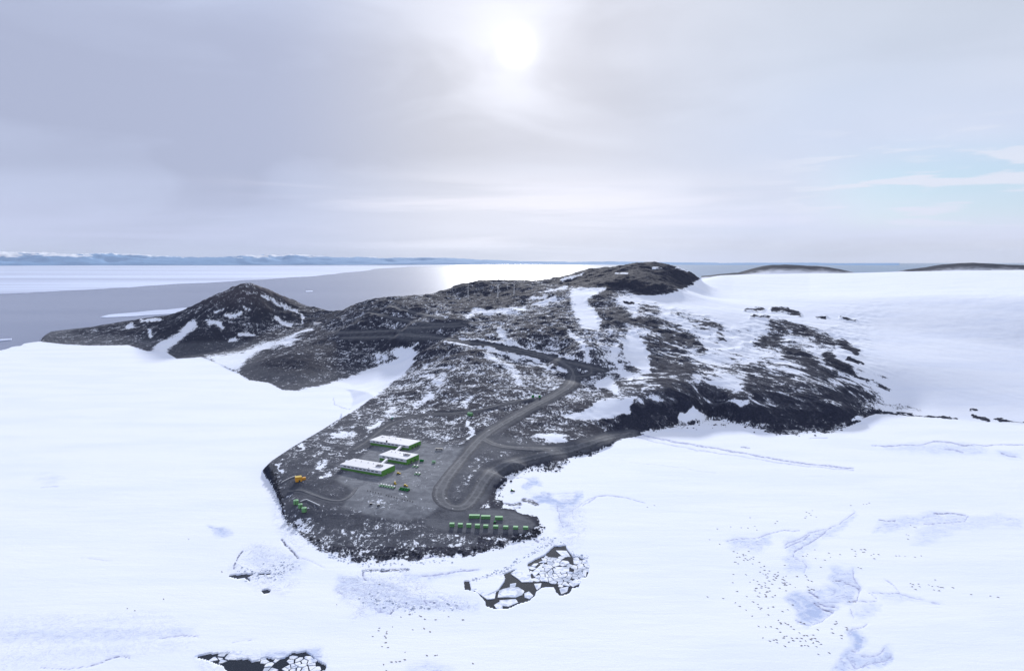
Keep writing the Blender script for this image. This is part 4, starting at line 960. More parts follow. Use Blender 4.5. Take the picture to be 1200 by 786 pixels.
# ------------------------------------------------------------------ roads
for nm, wd, lb, wp in road_w:
    P = np.array([(p[0], p[1]) for p in wp])
    # resample
    s = np.r_[0, np.cumsum(np.hypot(*np.diff(P, axis=0).T))]; k = int(s[-1] / 5) + 2
    q = np.linspace(0, s[-1], k); cx_, cy_ = np.interp(q, s, P[:, 0]), np.interp(q, s, P[:, 1])
    for _ in range(2):
        cx_[1:-1] = (cx_[:-2] + 2 * cx_[1:-1] + cx_[2:]) / 4; cy_[1:-1] = (cy_[:-2] + 2 * cy_[1:-1] + cy_[2:]) / 4
    tx, ty = np.gradient(cx_), np.gradient(cy_); tl = np.hypot(tx, ty) + 1e-9; nx, ny = -ty / tl, tx / tl
    cr = np.linspace(-1, 1, 9); V, S = [], []
    wob = 1 + 0.22 * perlin(q / 37, q * 0 + 0.5, 33) + 0.16 * perlin(q / 13, q * 0 + 3.5, 34)
    for i in range(k):
        for c in cr:
            x, y = cx_[i] + nx[i] * c * wd / 2 * wob[i], cy_[i] + ny[i] * c * wd / 2 * wob[i]
            V.append((x, y, 0)); S.append(c)
    V = np.array(V); V[:, 2] = gsample(H, V[:, 0], V[:, 1]) + 0.45 * (1 - np.abs(np.array(S)) ** 6) + 0.02
    idx = np.arange(k * 9).reshape(k, 9)
    F = np.stack([idx[:-1, :-1], idx[1:, :-1], idx[1:, 1:], idx[:-1, 1:]], -1).reshape(-1, 4)
    tag(link('road', np_mesh('road', V, F, True, {'side': np.array(S)}), M_ROAD), lb, None, None, 'structure')

# ------------------------------------------------------------------ station buildings
def building(BLp, BRp, FRp, FLp, zr, zg, label, win, plant, door_end, hatch=None):
    bl, br, fr_, fl_ = [np.array(at_z(u, v, zr)[:2]) for u, v in (BLp, BRp, FRp, FLp)]
    c = (bl + br + fr_ + fl_) / 4; ax = (br - bl + fr_ - fl_) / 2; Ln = np.linalg.norm(ax); ax = ax / Ln
    nrm = np.array([-ax[1], ax[0]]); Wd = abs(np.dot((bl - fl_ + br - fr_) / 2, nrm))
    rz = math.atan2(ax[1], ax[0]); hgt = zr - zg
    print('BUILDING', label, round(Ln, 1), round(Wd, 1), round(hgt, 1), np.round(c, 1), round(math.degrees(rz), 1))
    t = tag(empty('station_building', (c[0], c[1], zg), rz), label, 'building', 'white and green station buildings')
    hb = hgt * 0.42
    part('base_wall', t, M_GREEN, lambda b: bm_box(b, (0, 0, hb / 2 - 0.5), (Ln - 1.6, Wd - 1.6, hb + 1.0)))
    part('upper_wall', t, M_CLAD, lambda b: bm_box(b, (0, 0, hb + (hgt - hb - 0.5) / 2), (Ln, Wd, hgt - hb - 0.5)), 0.15)
    part('end_wall', t, M_GREEN, lambda b: bm_box(b, (Ln / 2 + 0.3, 0, (hgt - 0.4) / 2), (0.6, Wd + 0.3, hgt - 0.4)))
    part('roof', t, M_ROOF, lambda b: bm_box(b, (-0.1, 0, hgt - 0.25), (Ln + 0.5, Wd + 0.5, 0.5)), 0.1)
    wm = bm_mesh('window', lambda b: bm_box(b, (0, 0, 0), (win[1], 0.24, 1.3)))
    nwin = win[0]
    for i in range(nwin):
        x = -Ln / 2 + 5 + (Ln - 10) * (i + 0.5) / nwin
        o = link('window', wm, M_WIN, t, (x, -Wd / 2 - 0.05, hb + (hgt - hb) * 0.52))
    dm = bm_mesh('door', lambda b: bm_box(b, (0, 0, 1.5), (0.3, 3.2, 3.0)))
    for y in door_end:
        link('door', dm, M_DARK, t, (Ln / 2 + 0.62, y * Wd / 2, 1.0))
    if plant:
        px_, py_, pw, pd = plant
        pu = part('rooftop_unit', t, M_GREY, lambda b: (bm_box(b, (px_ * Ln, py_ * Wd, hgt + 0.9), (pw, pd, 1.8)), bm_box(b, (px_ * Ln - pw * .1, py_ * Wd, hgt + 2.2), (pw * .5, pd * .45, 0.8))), 0.08)
        part('deck', t, M_CLAD, lambda b: bm_box(b, (px_ * Ln, py_ * Wd - pd * .2, hgt + 0.12), (pw * 1.35, pd * 1.7, 0.24)))
        link('fan', bm_mesh('fan', lambda b: bm_cyl(b, (px_ * Ln + pw * .25, py_ * Wd, hgt + 2.0), 1.2, 1.2, 0.5, 12)), M_DARK, pu)
    vm_ = bm_mesh('roof_vent', lambda b: (bm_box(b, (0, 0, .35), (.9, .9, .7)), bm_box(b, (0, 0, .78), (1.2, 1.2, .15))))
    for vx in (-.36, -.22, -.05, .08):
        link('roof_vent', vm_, M_GREY, t, (vx * Ln, .22 * Wd, hgt))
    sm_ = bm_mesh('stair', lambda b: [bm_box(b, (.5 + .32 * k, 0, 1.4 - .2 * k), (.34, 1.6, .2)) for k in range(7)])
    link('stair', sm_, M_GREY, t, (Ln / 2 + .6, -.12 * Wd, 0))
    if hatch:
        for hx, hy, hs, hh in hatch:
            part('roof_hatch', t, M_DARK, lambda b: bm_box(b, (hx * Ln, hy * Wd, hgt + hh / 2), (hs, hs, hh)))
    return t, c, rz, Ln, Wd
bA = building((411.5, 536.1), (458.7, 544.2), (450.6, 552.0), (402.1, 544.2), 20.8, 12.2, 'long white-roofed building nearest the shore, with a solid green end wall', (9, 4.2), (0.28, 0.05, 9, 7), [], [(0.18, -0.44, 1.2, 0.6)])
bB = building((455.0, 526.3), (487.3, 531.4), (479.6, 538.8), (447.7, 533.0), 20.8, 12.3, 'shorter white-roofed middle building with grey roof plant and green end', (5, 4.2), (0.25, 0.1, 9, 7), [0.35, -0.3], None)
bC = building((444.5, 509.1), (489.7, 515.9), (482.3, 522.3), (436.7, 515.9), 20.8, 13.0, 'long white-roofed rear building with dark openings in its green end', (9, 4.2), None, [0.45, 0.05, -0.5], [(-0.4, 0.2, 1.6, 0.8), (-0.07, -0.46, 2.0, 3.0)])

def bridge(p, q, label):
    a = at_z(*p, 18.0); b = at_z(*q, 18.0); c = (a + b) / 2; d = b - a; Ln = math.hypot(d[0], d[1]); rz = math.atan2(d[1], d[0])
    t = tag(empty('link_bridge', (c[0], c[1], 12.2), rz), label, 'walkway', 'covered walkways between the buildings')
    part('corridor', t, M_CLAD, lambda bb: bm_box(bb, (0, 0, 5.4), (Ln, 3.2, 3.0)))
    part('roof', t, M_ROOF, lambda bb: bm_box(bb, (0, 0, 7.05), (Ln, 3.6, 0.3)))
    for s in (-.3, .3): part('leg', t, M_DARK, lambda bb: bm_box(bb, (s * Ln, 0, 1.8), (0.5, 2.4, 4.4)))
bridge((445.5, 545.5), (453.5, 538.0), 'covered white walkway joining the front and middle buildings')
bridge((462.5, 530.0), (470.5, 522.5), 'covered white walkway joining the middle and rear buildings')

# ------------------------------------------------------------------ small station objects
def at(u, v):
    p = hit(u, v, H); return Vector(p)

def container(w, d, h):
    t = empty('shipping_container', (0, 0, 0))
    def body(b):
        bm_box(b, (0, 0, h / 2 + 0.15), (w, d, h - 0.1))
        n_ = max(4, int(w / 0.9))
        for i in range(n_):                      # corrugation ribs
            x = -w / 2 + (i + .5) * w / n_
            for s in (-1, 1): bm_box(b, (x, s * (d / 2 + .06), h / 2 + 0.15), (w / n_ * .5, 0.12, h - .5))
    part('body', t, M_GREEN2, body)
    part('roof', t, M_GREENL, lambda b: bm_box(b, (0, 0, h + 0.18), (w + .1, d + .1, 0.16)))  # paler green than the sides, painting the light on the top
    for s in (-1, 1): part('door', t, M_GREEN2, lambda b: bm_box(b, (w / 2 + .07, s * d * .245, h / 2 + .2), (0.12, d * .46, h - .5)))
    for s in (-1, 1): part('skid', t, M_DARK, lambda b: bm_box(b, (0, s * d * .4, 0.0), (w, .3, .3)))
    return t
M_GREEN2 = flatmat('container_green', (0.13, 0.31, 0.125), 0.85, 0.18, 0.35, 0.1)
ORD = ['leftmost', 'second from the left', 'third from the left', 'fourth from the left', 'middle', 'fourth from the right', 'third from the right', 'second from the right', 'rightmost']
row9 = [(529.7, 616.5), (539.5, 617), (549.5, 617.3), (559.5, 618), (569.3, 617.8), (581, 618.4), (592.7, 619), (604.3, 619.4), (616, 619.6)]
src = None
for i, (u, v) in enumerate(row9):
    p = at(u, v)
    o = container(5.6, 4.2, 3.9 if i < 4 else 2.9) if i in (0, 4) else copy_tree(src)
    if i in (0, 4): src = o
    o.location = p; o.rotation_euler.z = -0.015 * i + random.uniform(-.03, .03)
    tag(o, f'small green container, {ORD[i]} of the nine in the front row', 'container', 'row of nine small green containers')
for (u, v, w, lb) in ((556, 606.5, 13.2, 'longest green container, at the left end of the rear row on the pad'), (569.2, 607.3, 11.2, 'long green container in the middle of the rear row on the pad'), (584.6, 608.4, 9.4, 'shorter green container standing apart at the right end of the rear row')):
    o = container(w, 4.4, 3.6); o.location = at(u, v); o.rotation_euler.z = -0.02
    tag(o, lb, 'container', 'three long green containers')
# small dark loader beside the rear row
def vehicle(name, bodym, cabm, L_=5.4, W_=2.8, H_=2.9):
    t = empty(name, (0, 0, 0))
    part('body', t, bodym, lambda b: bm_box(b, (0, 0, 1.25), (L_, W_ * .8, 1.0)), 0.1)
    cb = part('cab', t, cabm, lambda b: bm_box(b, (-L_ * .12, 0, 2.3), (L_ * .55, W_ * .75, 1.25), 0, .86), 0.08)
    link('windscreen', bm_mesh('windscreen', lambda b: bm_box(b, (L_ * .155, 0, 2.35), (0.14, W_ * .62, .7))), M_WIN, cb)
    for s in (-1, 1):
        part('track', t, M_RUB, lambda b: (bm_box(b, (0, s * W_ * .4, .5), (L_ * .8, W_ * .2, .9)), bm_cyl(b, (L_ * .4, s * W_ * .4, .5), .45, .45, W_ * .2, 10, 'Y'), bm_cyl(b, (-L_ * .4, s * W_ * .4, .5), .45, .45, W_ * .2, 10, 'Y')))
    part('blade', t, bodym, lambda b: bm_box(b, (L_ * .56, 0, .7), (.25, W_ * .95, .9)))
    return t
def put(o, u, v, rz, label, cat_, group=None):
    p = at(u, v); o.location = p; o.rotation_euler.z = rz
    if group is None and 'group' in o: del o['group']
    return tag(o, label, cat_, group)
v1 = vehicle('tracked_vehicle', M_GREENL, M_WHITE)
six = ['leftmost', 'second from the left', 'third from the left', 'third from the right', 'second from the right', 'rightmost']
for i in range(6):
    o = v1 if i == 0 else copy_tree(v1)
    put(o, 446.3 + 3.05 * i, 569.0 + 0.52 * i, R(-118), f'pale green tracked vehicle with white cab, {six[i]} of six in a row', 'tracked vehicle', 'row of six pale green vehicles')
v2 = vehicle('tracked_vehicle', M_GREEND, M_GREEND)
five = ['leftmost', 'second from the left', 'middle', 'second from the right', 'rightmost']
for i in range(4):
    o = v2 if i == 0 else copy_tree(v2)
    put(o, 469.8 + 2.8 * i, 573.2 + .5 * i, R(-118), f'dark green tracked vehicle, {["leftmost", "second from the left", "second from the right", "rightmost"][i]} of the four parked side by side', 'tracked vehicle', 'row of four dark green vehicles')
v3 = vehicle('tracked_vehicle', M_YEL, M_YEL)
put(v3, 463.0, 566.6, R(-70), 'small yellow machine behind the right end of the pale green row', 'digger')
put(copy_tree(v3), 475.3, 569.4, R(-30), 'small yellow machine behind the dark green row', 'digger')
put(copy_tree(v3), 467.2, 555.0, R(-20), 'small yellow machine beside the green end of the front building', 'digger')
for (u, v, rz, lb) in ((485.3, 546.6, -115, 'pale green tracked vehicle by the middle building, left of the nearer pair to it'), (488.9, 547.2, -115, 'pale green tracked vehicle by the middle building, right of the nearer pair to it'),
                   (487.6, 555.6, -115, 'pale green tracked vehicle in the open yard, left of its pair'), (491.2, 555.9, -115, 'pale green tracked vehicle in the open yard, right of its pair')):
    put(copy_tree(v1), u, v, R(rz), lb, 'tracked vehicle', 'pairs of pale green vehicles')
vd = vehicle('tracked_vehicle', M_DARK, M_GREEND, 6.2)
put(vd, 600.6, 575.4, R(4), 'dark tracked vehicle alone on the snow beside the shore road', 'tracked vehicle')
put(copy_tree(vd), 579.8, 612.6, R(80), 'dark machine beside the shorter green container', 'tracked vehicle')

def cabin(w, d, h, m, roofm, gable=True):
    t = empty('cabin', (0, 0, 0))
    part('wall', t, m, lambda b: bm_box(b, (0, 0, h / 2 - .2), (w, d, h + .4)))
    def rf(b):
        hh = .28 * d if gable else .3
        vs = [b.verts.new(c) for c in ((-w / 2 - .2, -d / 2 - .2, h), (w / 2 + .2, -d / 2 - .2, h), (w / 2 + .2, d / 2 + .2, h), (-w / 2 - .2, d / 2 + .2, h), (-w / 2 - .2, 0, h + hh), (w / 2 + .2, 0, h + hh))]
        for f in ((0, 1, 5, 4), (2, 3, 4, 5), (0, 4, 3), (1, 2, 5), (0, 3, 2, 1)): b.faces.new([vs[i] for i in f])
    part('roof', t, roofm, rf)
    part('door', t, M_DARK, lambda b: bm_box(b, (w * .2, -d / 2 - .05, 1.0), (1.1, .14, 2.0)))
    part('window', t, M_WIN, lambda b: bm_box(b, (-w * .2, -d / 2 - .05, h * .6), (1.2, .12, .9)))
    return t
o = cabin(6.0, 3.0, 2.6, M_GREEND, M_GREEND); put(o, 494.2, 540.6, R(-10), 'dark green shed standing right of the middle building', 'shed')
o = cabin(5.0, 3.6, 3.0, M_GREENL, M_GREENL); put(o, 508.3, 542.2, R(0), 'pale green shed alone on the right side of the gravel yard', 'shed')
o = cabin(9.0, 6.6, 4.6, M_GREEN2, M_GREENL); put(o, 551.0, 486.6, R(-28), 'green hut beside the narrow track on the hillside above the yard', 'hut')
o = cabin(3.2, 2.6, 2.2, M_TEAL, M_TEAL); put(o, 459.6, 490.4, R(20), 'tiny turquoise hut on the slope behind the rear building', 'hut')
# flat grey trailer
t = empty('trailer', (0, 0, 0))
part('bed', t, M_GREY, lambda b: bm_box(b, (0, 0, 1.5), (13, 3, .8)), .08)
part('load', t, M_DARK, lambda b: [bm_box(b, (x, 0, 2.4), (2.6, 2.4, 1.0)) for x in (-4.5, -1.5, 1.5, 4.5)])
for x in (-4.5, 4.5): part('wheel', t, M_RUB, lambda b: [bm_cyl(b, (x, s * 1.2, .55), .55, .55, .4, 12, 'Y') for s in (-1, 1)])
put(t, 514.5, 527.0, R(-6), 'long dark loaded trailer on the yard right of the rear building', 'trailer')
# orange plant on the headland and its pipe
t = empty('pump_house', (0, 0, 0))
part('main_block', t, M_ORG, lambda b: bm_box(b, (-2.0, 0, 3.2), (8.6, 7.5, 6.4)), .2)
part('annex', t, M_ORG, lambda b: bm_box(b, (5.2, 1.2, 2.1), (5.6, 4.4, 4.2)), .15)
part('roof', t, M_YEL, lambda b: bm_box(b, (-2.0, 0, 6.55), (8.9, 7.8, .3)))
part('roof_vent', t, M_DARK, lambda b: bm_cyl(b, (3.2, 1.2, 5.0), .5, .5, 1.8, 10))
part('door', t, M_DARK, lambda b: bm_box(b, (-1.0, -3.8, 1.3), (2.2, .2, 2.6)))
put(t, 351.5, 563.2, R(24), 'orange pump house with a lower annex near the left shore', 'hut')
def pipe(P, r, label, m, name='pipeline', lift=1.2):
    pts = [at(u, v) + Vector((0, 0, lift)) for u, v in P]
    cu = bpy.data.curves.new(name, 'CURVE'); cu.dimensions = '3D'; cu.bevel_depth = r; cu.bevel_resolution = 1
    sp = cu.splines.new('POLY'); sp.points.add(len(pts) - 1)
    for q, p in zip(sp.points, pts): q.co = (*p, 1)
    tmp = bpy.data.objects.new('tmp', cu); COL.objects.link(tmp)
    me = bpy.data.meshes.new_from_object(tmp.evaluated_get(bpy.context.evaluated_depsgraph_get())); bpy.data.objects.remove(tmp)
    t = tag(empty(name, pts[0] - Vector((0, 0, lift))), label, 'pipe')
    o = link('pipe', me, m, t); o.location = -t.location
    sm = bm_mesh('support', lambda b: bm_box(b, (0, 0, lift / 2 - .2), (.5, .5, lift)))
    for p in pts[::2]:
        link('support', sm, M_DARK, t, p - Vector((0, 0, lift)) - t.location)
bpy.context.view_layer.update()
pipe([(347, 558), (344, 559), (340, 560.5), (336, 562.5), (332, 564.5), (330, 566)], .55, 'pale pipe running from the orange pump house to the shore', M_CLAD)
pipe([(352, 588.5), (356, 586.5), (359, 585.8), (364, 588), (370, 590.8), (375, 593.2)], .6, 'pale bent pipe behind the three green tanks', M_CLAD)
# three green tanks
t = empty('storage_tank', (0, 0, 0))
part('shell', t, M_GREEN2, lambda b: bm_cyl(b, (0, 0, 2.7), 3.1, 3.1, 5.6, 20))
part('roof', t, M_GREENL, lambda b: bm_cyl(b, (0, 0, 6.0), 3.2, .3, 1.0, 20))
part('ladder', t, M_DARK, lambda b: bm_box(b, (0, -3.2, 2.8), (.5, .2, 5.4)))
part('base_ring', t, M_DARK, lambda b: bm_cyl(b, (0, 0, .1), 3.3, 3.3, .5, 20))
for i, (u, v, lb) in enumerate(((347.0, 590.6, 'green storage tank farthest from the shore of the three, at the left end'), (352.0, 595.0, 'green storage tank in the middle of the three by the left shore'), (356.6, 599.6, 'green storage tank at the lower right end of the three by the left shore'))):
    o = t if i == 0 else copy_tree(t)
    put(o, u, v, R(30 * i), lb, 'tank', 'three green tanks')
    o.scale = (1, 1, 1) if i != 1 else (.88, .88, .95)
# pair of fuel tanks by the hill road
t = empty('fuel_tank', (0, 0, 0))
part('shell', t, M_GREEND, lambda b: bm_cyl(b, (0, 0, 3.0), 2.6, 2.6, 6.0, 16))
part('roof', t, M_CLAD, lambda b: bm_cyl(b, (0, 0, 6.3), 2.7, .4, .7, 16))
part('base_ring', t, M_DARK, lambda b: bm_cyl(b, (0, 0, .1), 2.8, 2.8, .5, 16))
put(t, 624.6, 465.6, 0, 'dark green fuel tank beside the hill road, left of its pair', 'tank', 'two fuel tanks by the hill road')
put(copy_tree(t), 632.3, 465.8, 0, 'dark green fuel tank beside the hill road, right of its pair', 'tank', 'two fuel tanks by the hill road')
# white store on the saddle
t = empty('white_store', (0, 0, 0))
part('wall', t, M_WHITE, lambda b: bm_box(b, (0, 0, 3), (34, 12, 8)))
part('roof', t, M_ROOF, lambda b: bm_box(b, (0, 0, 7.2), (35, 13, .6)))
part('door', t, M_GREY, lambda b: bm_box(b, (8, -6.1, 2), (5, .3, 4)))
put(t, 373.2, 380.2, R(3), 'long white storage building on the saddle right of the cone hill', 'building')
# posts along the vehicle park
pm = bm_mesh('marker_post', lambda b: (bm_box(b, (0, 0, .55), (.9, .9, 1.5)), bm_box(b, (0, 0, 1.4), (.5, .5, .4))))
rowp = [(431 + 3.1 * i, 575.2 + .75 * i) for i in range(18)]
for i, (u, v) in enumerate(rowp):
    if i in (6, 12): continue
    p = at(u, v); tag(link('marker_post', pm, M_DARK, None, p), 'short dark post in the line in front of the parked green vehicles', 'post', 'dark posts in front of the parked vehicles')
# small boxes on snow patches in the yard
for (u, v, lb) in ((434.7, 590.8, 'dark crate on the yard below the posts, left of the two'), (443.5, 592.4, 'dark crate on the yard below the posts, right of the two')):
    t = empty('crate', (0, 0, 0)); part('box', t, M_DARK, lambda b: bm_box(b, (0, 0, .9), (3.2, 2.2, 1.8)), .1); part('lid', t, M_GREY, lambda b: bm_box(b, (0, 0, 1.86), (3.3, 2.3, .2)))
    put(t, u, v, R(15), lb, 'crate', 'two crates in the yard')

# ------------------------------------------------------------------ wind turbines
def turbine(h, rot):
    t = empty('wind_turbine', (0, 0, 0))
    part('tower', t, M_WHITE, lambda b: bm_cyl(b, (0, 0, h / 2), 1.5, .8, h, 14))
    nc = part('nacelle', t, M_WHITE, lambda b: bm_box(b, (0, 0.3, h + .8), (2.0, 4.6, 2.0)), .2)
    link('hub', bm_mesh('hub', lambda b: bm_cyl(b, (0, -2.6, h + .8), .9, .5, 1.2, 10, 'Y')), M_WHITE, nc)
    for k in range(3):
        a = rot + k * 2 * math.pi / 3
        def bl(b):
            ln = 16.5
            vs = []
            for s, w in ((0.6, .8), (4.0, 1.3), (10, .8), (ln, .25)):
                for dx_, dy_ in ((-w / 2, -.15), (w / 2, -.15), (w / 2, .15), (-w / 2, .15)): vs.append(b.verts.new((dx_, dy_, s)))
            for i in range(3):
                for j in range(4): b.faces.new((vs[4 * i + j], vs[4 * i + (j + 1) % 4], vs[4 * i + 4 + (j + 1) % 4], vs[4 * i + 4 + j]))
            b.faces.new(vs[:4][::-1]); b.faces.new(vs[-4:])
        o = part('blade', t, M_WHITE, bl); o.location = (0, -2.7, h + .8); o.rotation_euler = (0, a, 0)
    part('foundation', t, M_GREY, lambda b: bm_cyl(b, (0, 0, .2), 4, 4, 1.0, 16))
    return t
for (u, v, h, rot, lb) in ((548.6, 350.0, 43, .1, 'white three-bladed wind turbine, leftmost of the three on the ridge'), (583.5, 349.0, 41, .6, 'white three-bladed wind turbine in the middle of the three on the ridge'), (602.4, 345.4, 38, 1.05, 'white three-bladed wind turbine, rightmost of the three on the ridge')):
    put(turbine(h, rot), u, v, R(10), lb, 'wind turbine', 'wind turbines on the ridge')
t = empty('lattice_mast', (0, 0, 0))
part('mast', t, M_CLAD, lambda b: [bm_box(b, (x, y, 13), (.35, .35, 26)) for x in (-.8, .8) for y in (-.8, .8)] + [bm_box(b, (0, 0, 2 + 3 * k), (1.9, 1.9, .3)) for k in range(9)])
part('dish', t, M_WHITE, lambda b: bm_cyl(b, (0, -1.4, 25), 1.6, .4, .8, 14, 'Y'))
put(t, 594.4, 339.2, 0, 'grey lattice mast with a dish on the skyline between two turbines', 'mast')
t = empty('radio_mast', (0, 0, 0))
part('pole', t, M_GREY, lambda b: bm_cyl(b, (0, 0, 11), .22, .12, 22, 8)); part('antenna', t, M_GREY, lambda b: [bm_box(b, (0, 0, 16 + 2 * k), (2.4 - .4 * k, .15, .15)) for k in range(3)])
part('base', t, M_DARK, lambda b: bm_box(b, (0, 0, .3), (1.4, 1.4, .8)))
put(t, 366.0, 524.5, 0, 'thin grey radio mast on the slope above the orange pump house', 'mast')

# ------------------------------------------------------------------ floes in the open pools
def clip(poly, px_, py_, nx_, ny_):
    o_ = []
    for i in range(len(poly)):
        a, b = poly[i], poly[(i + 1) % len(poly)]
        da = (a[0] - px_) * nx_ + (a[1] - py_) * ny_; db = (b[0] - px_) * nx_ + (b[1] - py_) * ny_
        if da <= 0: o_.append(a)
        if da * db < 0:
            t = da / (da - db); o_.append((a[0] + (b[0] - a[0]) * t, a[1] + (b[1] - a[1]) * t))
    return o_
def floe(poly, label, group, shrink, rr, th=0.5):
    cx_ = sum(p[0] for p in poly) / len(poly); cy_ = sum(p[1] for p in poly) / len(poly)
    pts = []
    for i in range(len(poly)):
        a, b = poly[i], poly[(i + 1) % len(poly)]
        for t in (0.03, 0.5, 0.97):
            x, y = a[0] + (b[0] - a[0]) * t, a[1] + (b[1] - a[1]) * t
            k = shrink * rr.uniform(.93, 1.03)
            pts.append(((x - cx_) * k, (y - cy_) * k))
    bm = bmesh.new(); z1 = -0.75 + th * rr.uniform(.7, 1.5)
    tl = (rr.uniform(-.012, .012), rr.uniform(-.012, .012))
    top = [bm.verts.new((x * .97, y * .97, z1 + x * tl[0] + y * tl[1])) for x, y in pts]
    bot = [bm.verts.new((x, y, -1.4)) for x, y in pts]
    c_ = bm.verts.new((0, 0, z1 + .04))
    n_ = len(pts)
    for i in range(n_):
        bm.faces.new((top[i], top[(i + 1) % n_], c_)); bm.faces.new((bot[i], bot[(i + 1) % n_], top[(i + 1) % n_], top[i]))
    bmesh.ops.recalc_face_normals(bm, faces=bm.faces[:])
    me = bpy.data.meshes.new('ice_floe'); bm.to_mesh(me); bm.free()
    return tag(link('ice_floe', me, M_FLOE, None, (cx_, cy_, 0)), label, 'ice floe', group)
def field(region, spacing, label, group, seed, drop, shrink=(.82, .97), holes=()):
    rr = random.Random(seed); Rg = np.array([W2(u, v) for u, v in region])
    lo, hi = Rg.min(0), Rg.max(0); seeds = []
    x = lo[0]
    while x < hi[0]:
        y = lo[1]
        while y < hi[1]:
            s = (x + rr.uniform(-.7, .7) * spacing, y + rr.uniform(-.7, .7) * spacing)
            y += spacing
            if rr.random() > .34: seeds.append(s)
        x += spacing
    sa_ = np.array(seeds); ok = in_poly(sa_[:, 0], sa_[:, 1], Rg); n_ = 0
    for i, s in enumerate(seeds):
        if not ok[i] or rr.random() < drop: continue
        uu, vv = proj(s[0], s[1], 0)
        if any(in_poly(np.array([uu]), np.array([vv]), h)[0] for h in holes): continue
        R_ = spacing * 2.1; poly = [(s[0] - R_, s[1] - R_), (s[0] + R_, s[1] - R_), (s[0] + R_, s[1] + R_), (s[0] - R_, s[1] + R_)]
        dq = np.hypot(sa_[:, 0] - s[0], sa_[:, 1] - s[1])
        for j in np.argsort(dq)[1:30]:
            q = seeds[j]; poly = clip(poly, (s[0] + q[0]) / 2, (s[1] + q[1]) / 2, q[0] - s[0], q[1] - s[1])
            if len(poly) < 3: break
        if len(poly) < 3: continue
        floe(poly, label, group, rr.uniform(*shrink), rr); n_ += 1
    return n_
o7 = lambda P: off(7.49, 540, 630, P)
# big slabs of the shore pool
rr = random.Random(3)
BIG = [(o7([(85, 385), (370, 325), (390, 370), (330, 405), (210, 440), (90, 440)]), 'long white slab along the upper left of the broken-ice pool'), (o7([(100, 450), (215, 455), (320, 440), (300, 530), (235, 540)]), 'white wedge-shaped slab at the left of the broken-ice pool'),
       (o7([(330, 455), (420, 430), (510, 425), (565, 460), (545, 495), (480, 520), (320, 520)]), 'broad white slab in the middle of the left part of the pool'), (o7([(330, 545), (480, 530), (510, 560), (420, 600), (340, 590)]), 'white slab at the lower edge of the left part of the pool'),
       (o7([(440, 315), (580, 250), (620, 340), (640, 385), (540, 390)]), 'white slab between the two halves of the broken-ice pool'), (o7([(620, 300), (740, 200), (700, 290), (640, 345)]), 'narrow white slab pointing up at the middle of the pool'),
       (o7([(830, 105), (930, 105), (970, 165), (880, 150)]), 'white slab at the top of the broken-ice pool'), (o7([(985, 185), (1030, 180), (1050, 230), (990, 225)]), 'small triangular white slab at the upper right of the pool'), (o7([(940, 400), (1020, 345), (1040, 400), (985, 430)]), 'white slab at the lower right of the broken-ice pool'),
       (o7([(820, 250), (960, 250), (955, 300), (850, 290)]), 'flat white slab at the centre of the broken-ice pool'), (o7([(555, 480), (600, 465), (640, 505), (600, 535), (560, 520)]), 'round white floe at the bottom tip of the dark channel'), (o7([(640, 400), (710, 395), (700, 435), (665, 455)]), 'grey-white floe where the dark channel meets the open patch'),
       (o7([(430, 400), (490, 390), (480, 425), (430, 435)]), 'grey floe lying in the dark channel'), (o7([(860, 440), (950, 420), (935, 470), (880, 490)]), 'white floe at the lower right outlet of the pool'), (o7([(1070, 290), (1105, 290), (1100, 340), (1065, 330)]), 'white floe at the right edge of the pool')]
for P, lb in BIG: floe([W2(u, v) for u, v in P], lb, 'large slabs in the broken-ice pool', .97, rr)
big_polys = [np.array(P) for P, _ in BIG]
dark = [np.array(o7(P)) for P in ([(370, 315), (430, 305), (520, 390), (660, 460), (640, 485), (560, 450), (440, 385)], [(715, 390), (840, 385), (830, 428), (715, 425)], [(740, 120), (900, 70), (940, 90), (830, 100), (890, 155), (750, 160)], [(480, 515), (550, 490), (560, 545), (510, 565)], [(30, 375), (80, 375), (80, 455), (30, 455)], [(80, 455), (150, 470), (215, 550), (180, 550)])]
cn_ = field(o7([(590, 230), (750, 150), (850, 130), (935, 150), (1035, 175), (1085, 200), (1120, 270), (1110, 340), (1040, 400), (980, 440), (900, 470), (840, 390), (720, 390), (640, 380), (620, 330)]), 4.7, 'small angular floe in the jumbled right half of the broken-ice pool', 'small floes in the broken-ice pool', 11, .06, (.86, .98), big_polys + dark)
cn_ += field(o7([(210, 530), (330, 600), (420, 600), (340, 545), (250, 540)]), 5.0, 'small floe along the lower left rim of the broken-ice pool', 'small floes at the lower left rim', 12, .2, (.7, .92), big_polys)
o6 = lambda P: off(6.66, 220, 730, P)
dark2 = [np.array(o6(P)) for P in ([(350, 290), (480, 285), (560, 290), (610, 330), (560, 373), (560, 460), (320, 460), (315, 370)], [(680, 285), (750, 285), (770, 373), (770, 460), (670, 400)])]
cn_ += field(o6([(130, 262), (330, 235), (345, 280), (310, 330), (270, 310), (200, 290)]), 5.0, 'small white floe in the left arm of the pool at the bottom edge', 'floes in the left arm of the bottom pool', 13, .25, (.75, .95), dark2)
cn_ += field(o6([(480, 290), (580, 265), (760, 250), (930, 230), (1020, 300), (1075, 330), (1055, 455), (560, 455)]), 4.6, 'white floe crowded in the right part of the pool at the bottom edge', 'floes in the right part of the bottom pool', 14, .10, (.78, .95), dark2)

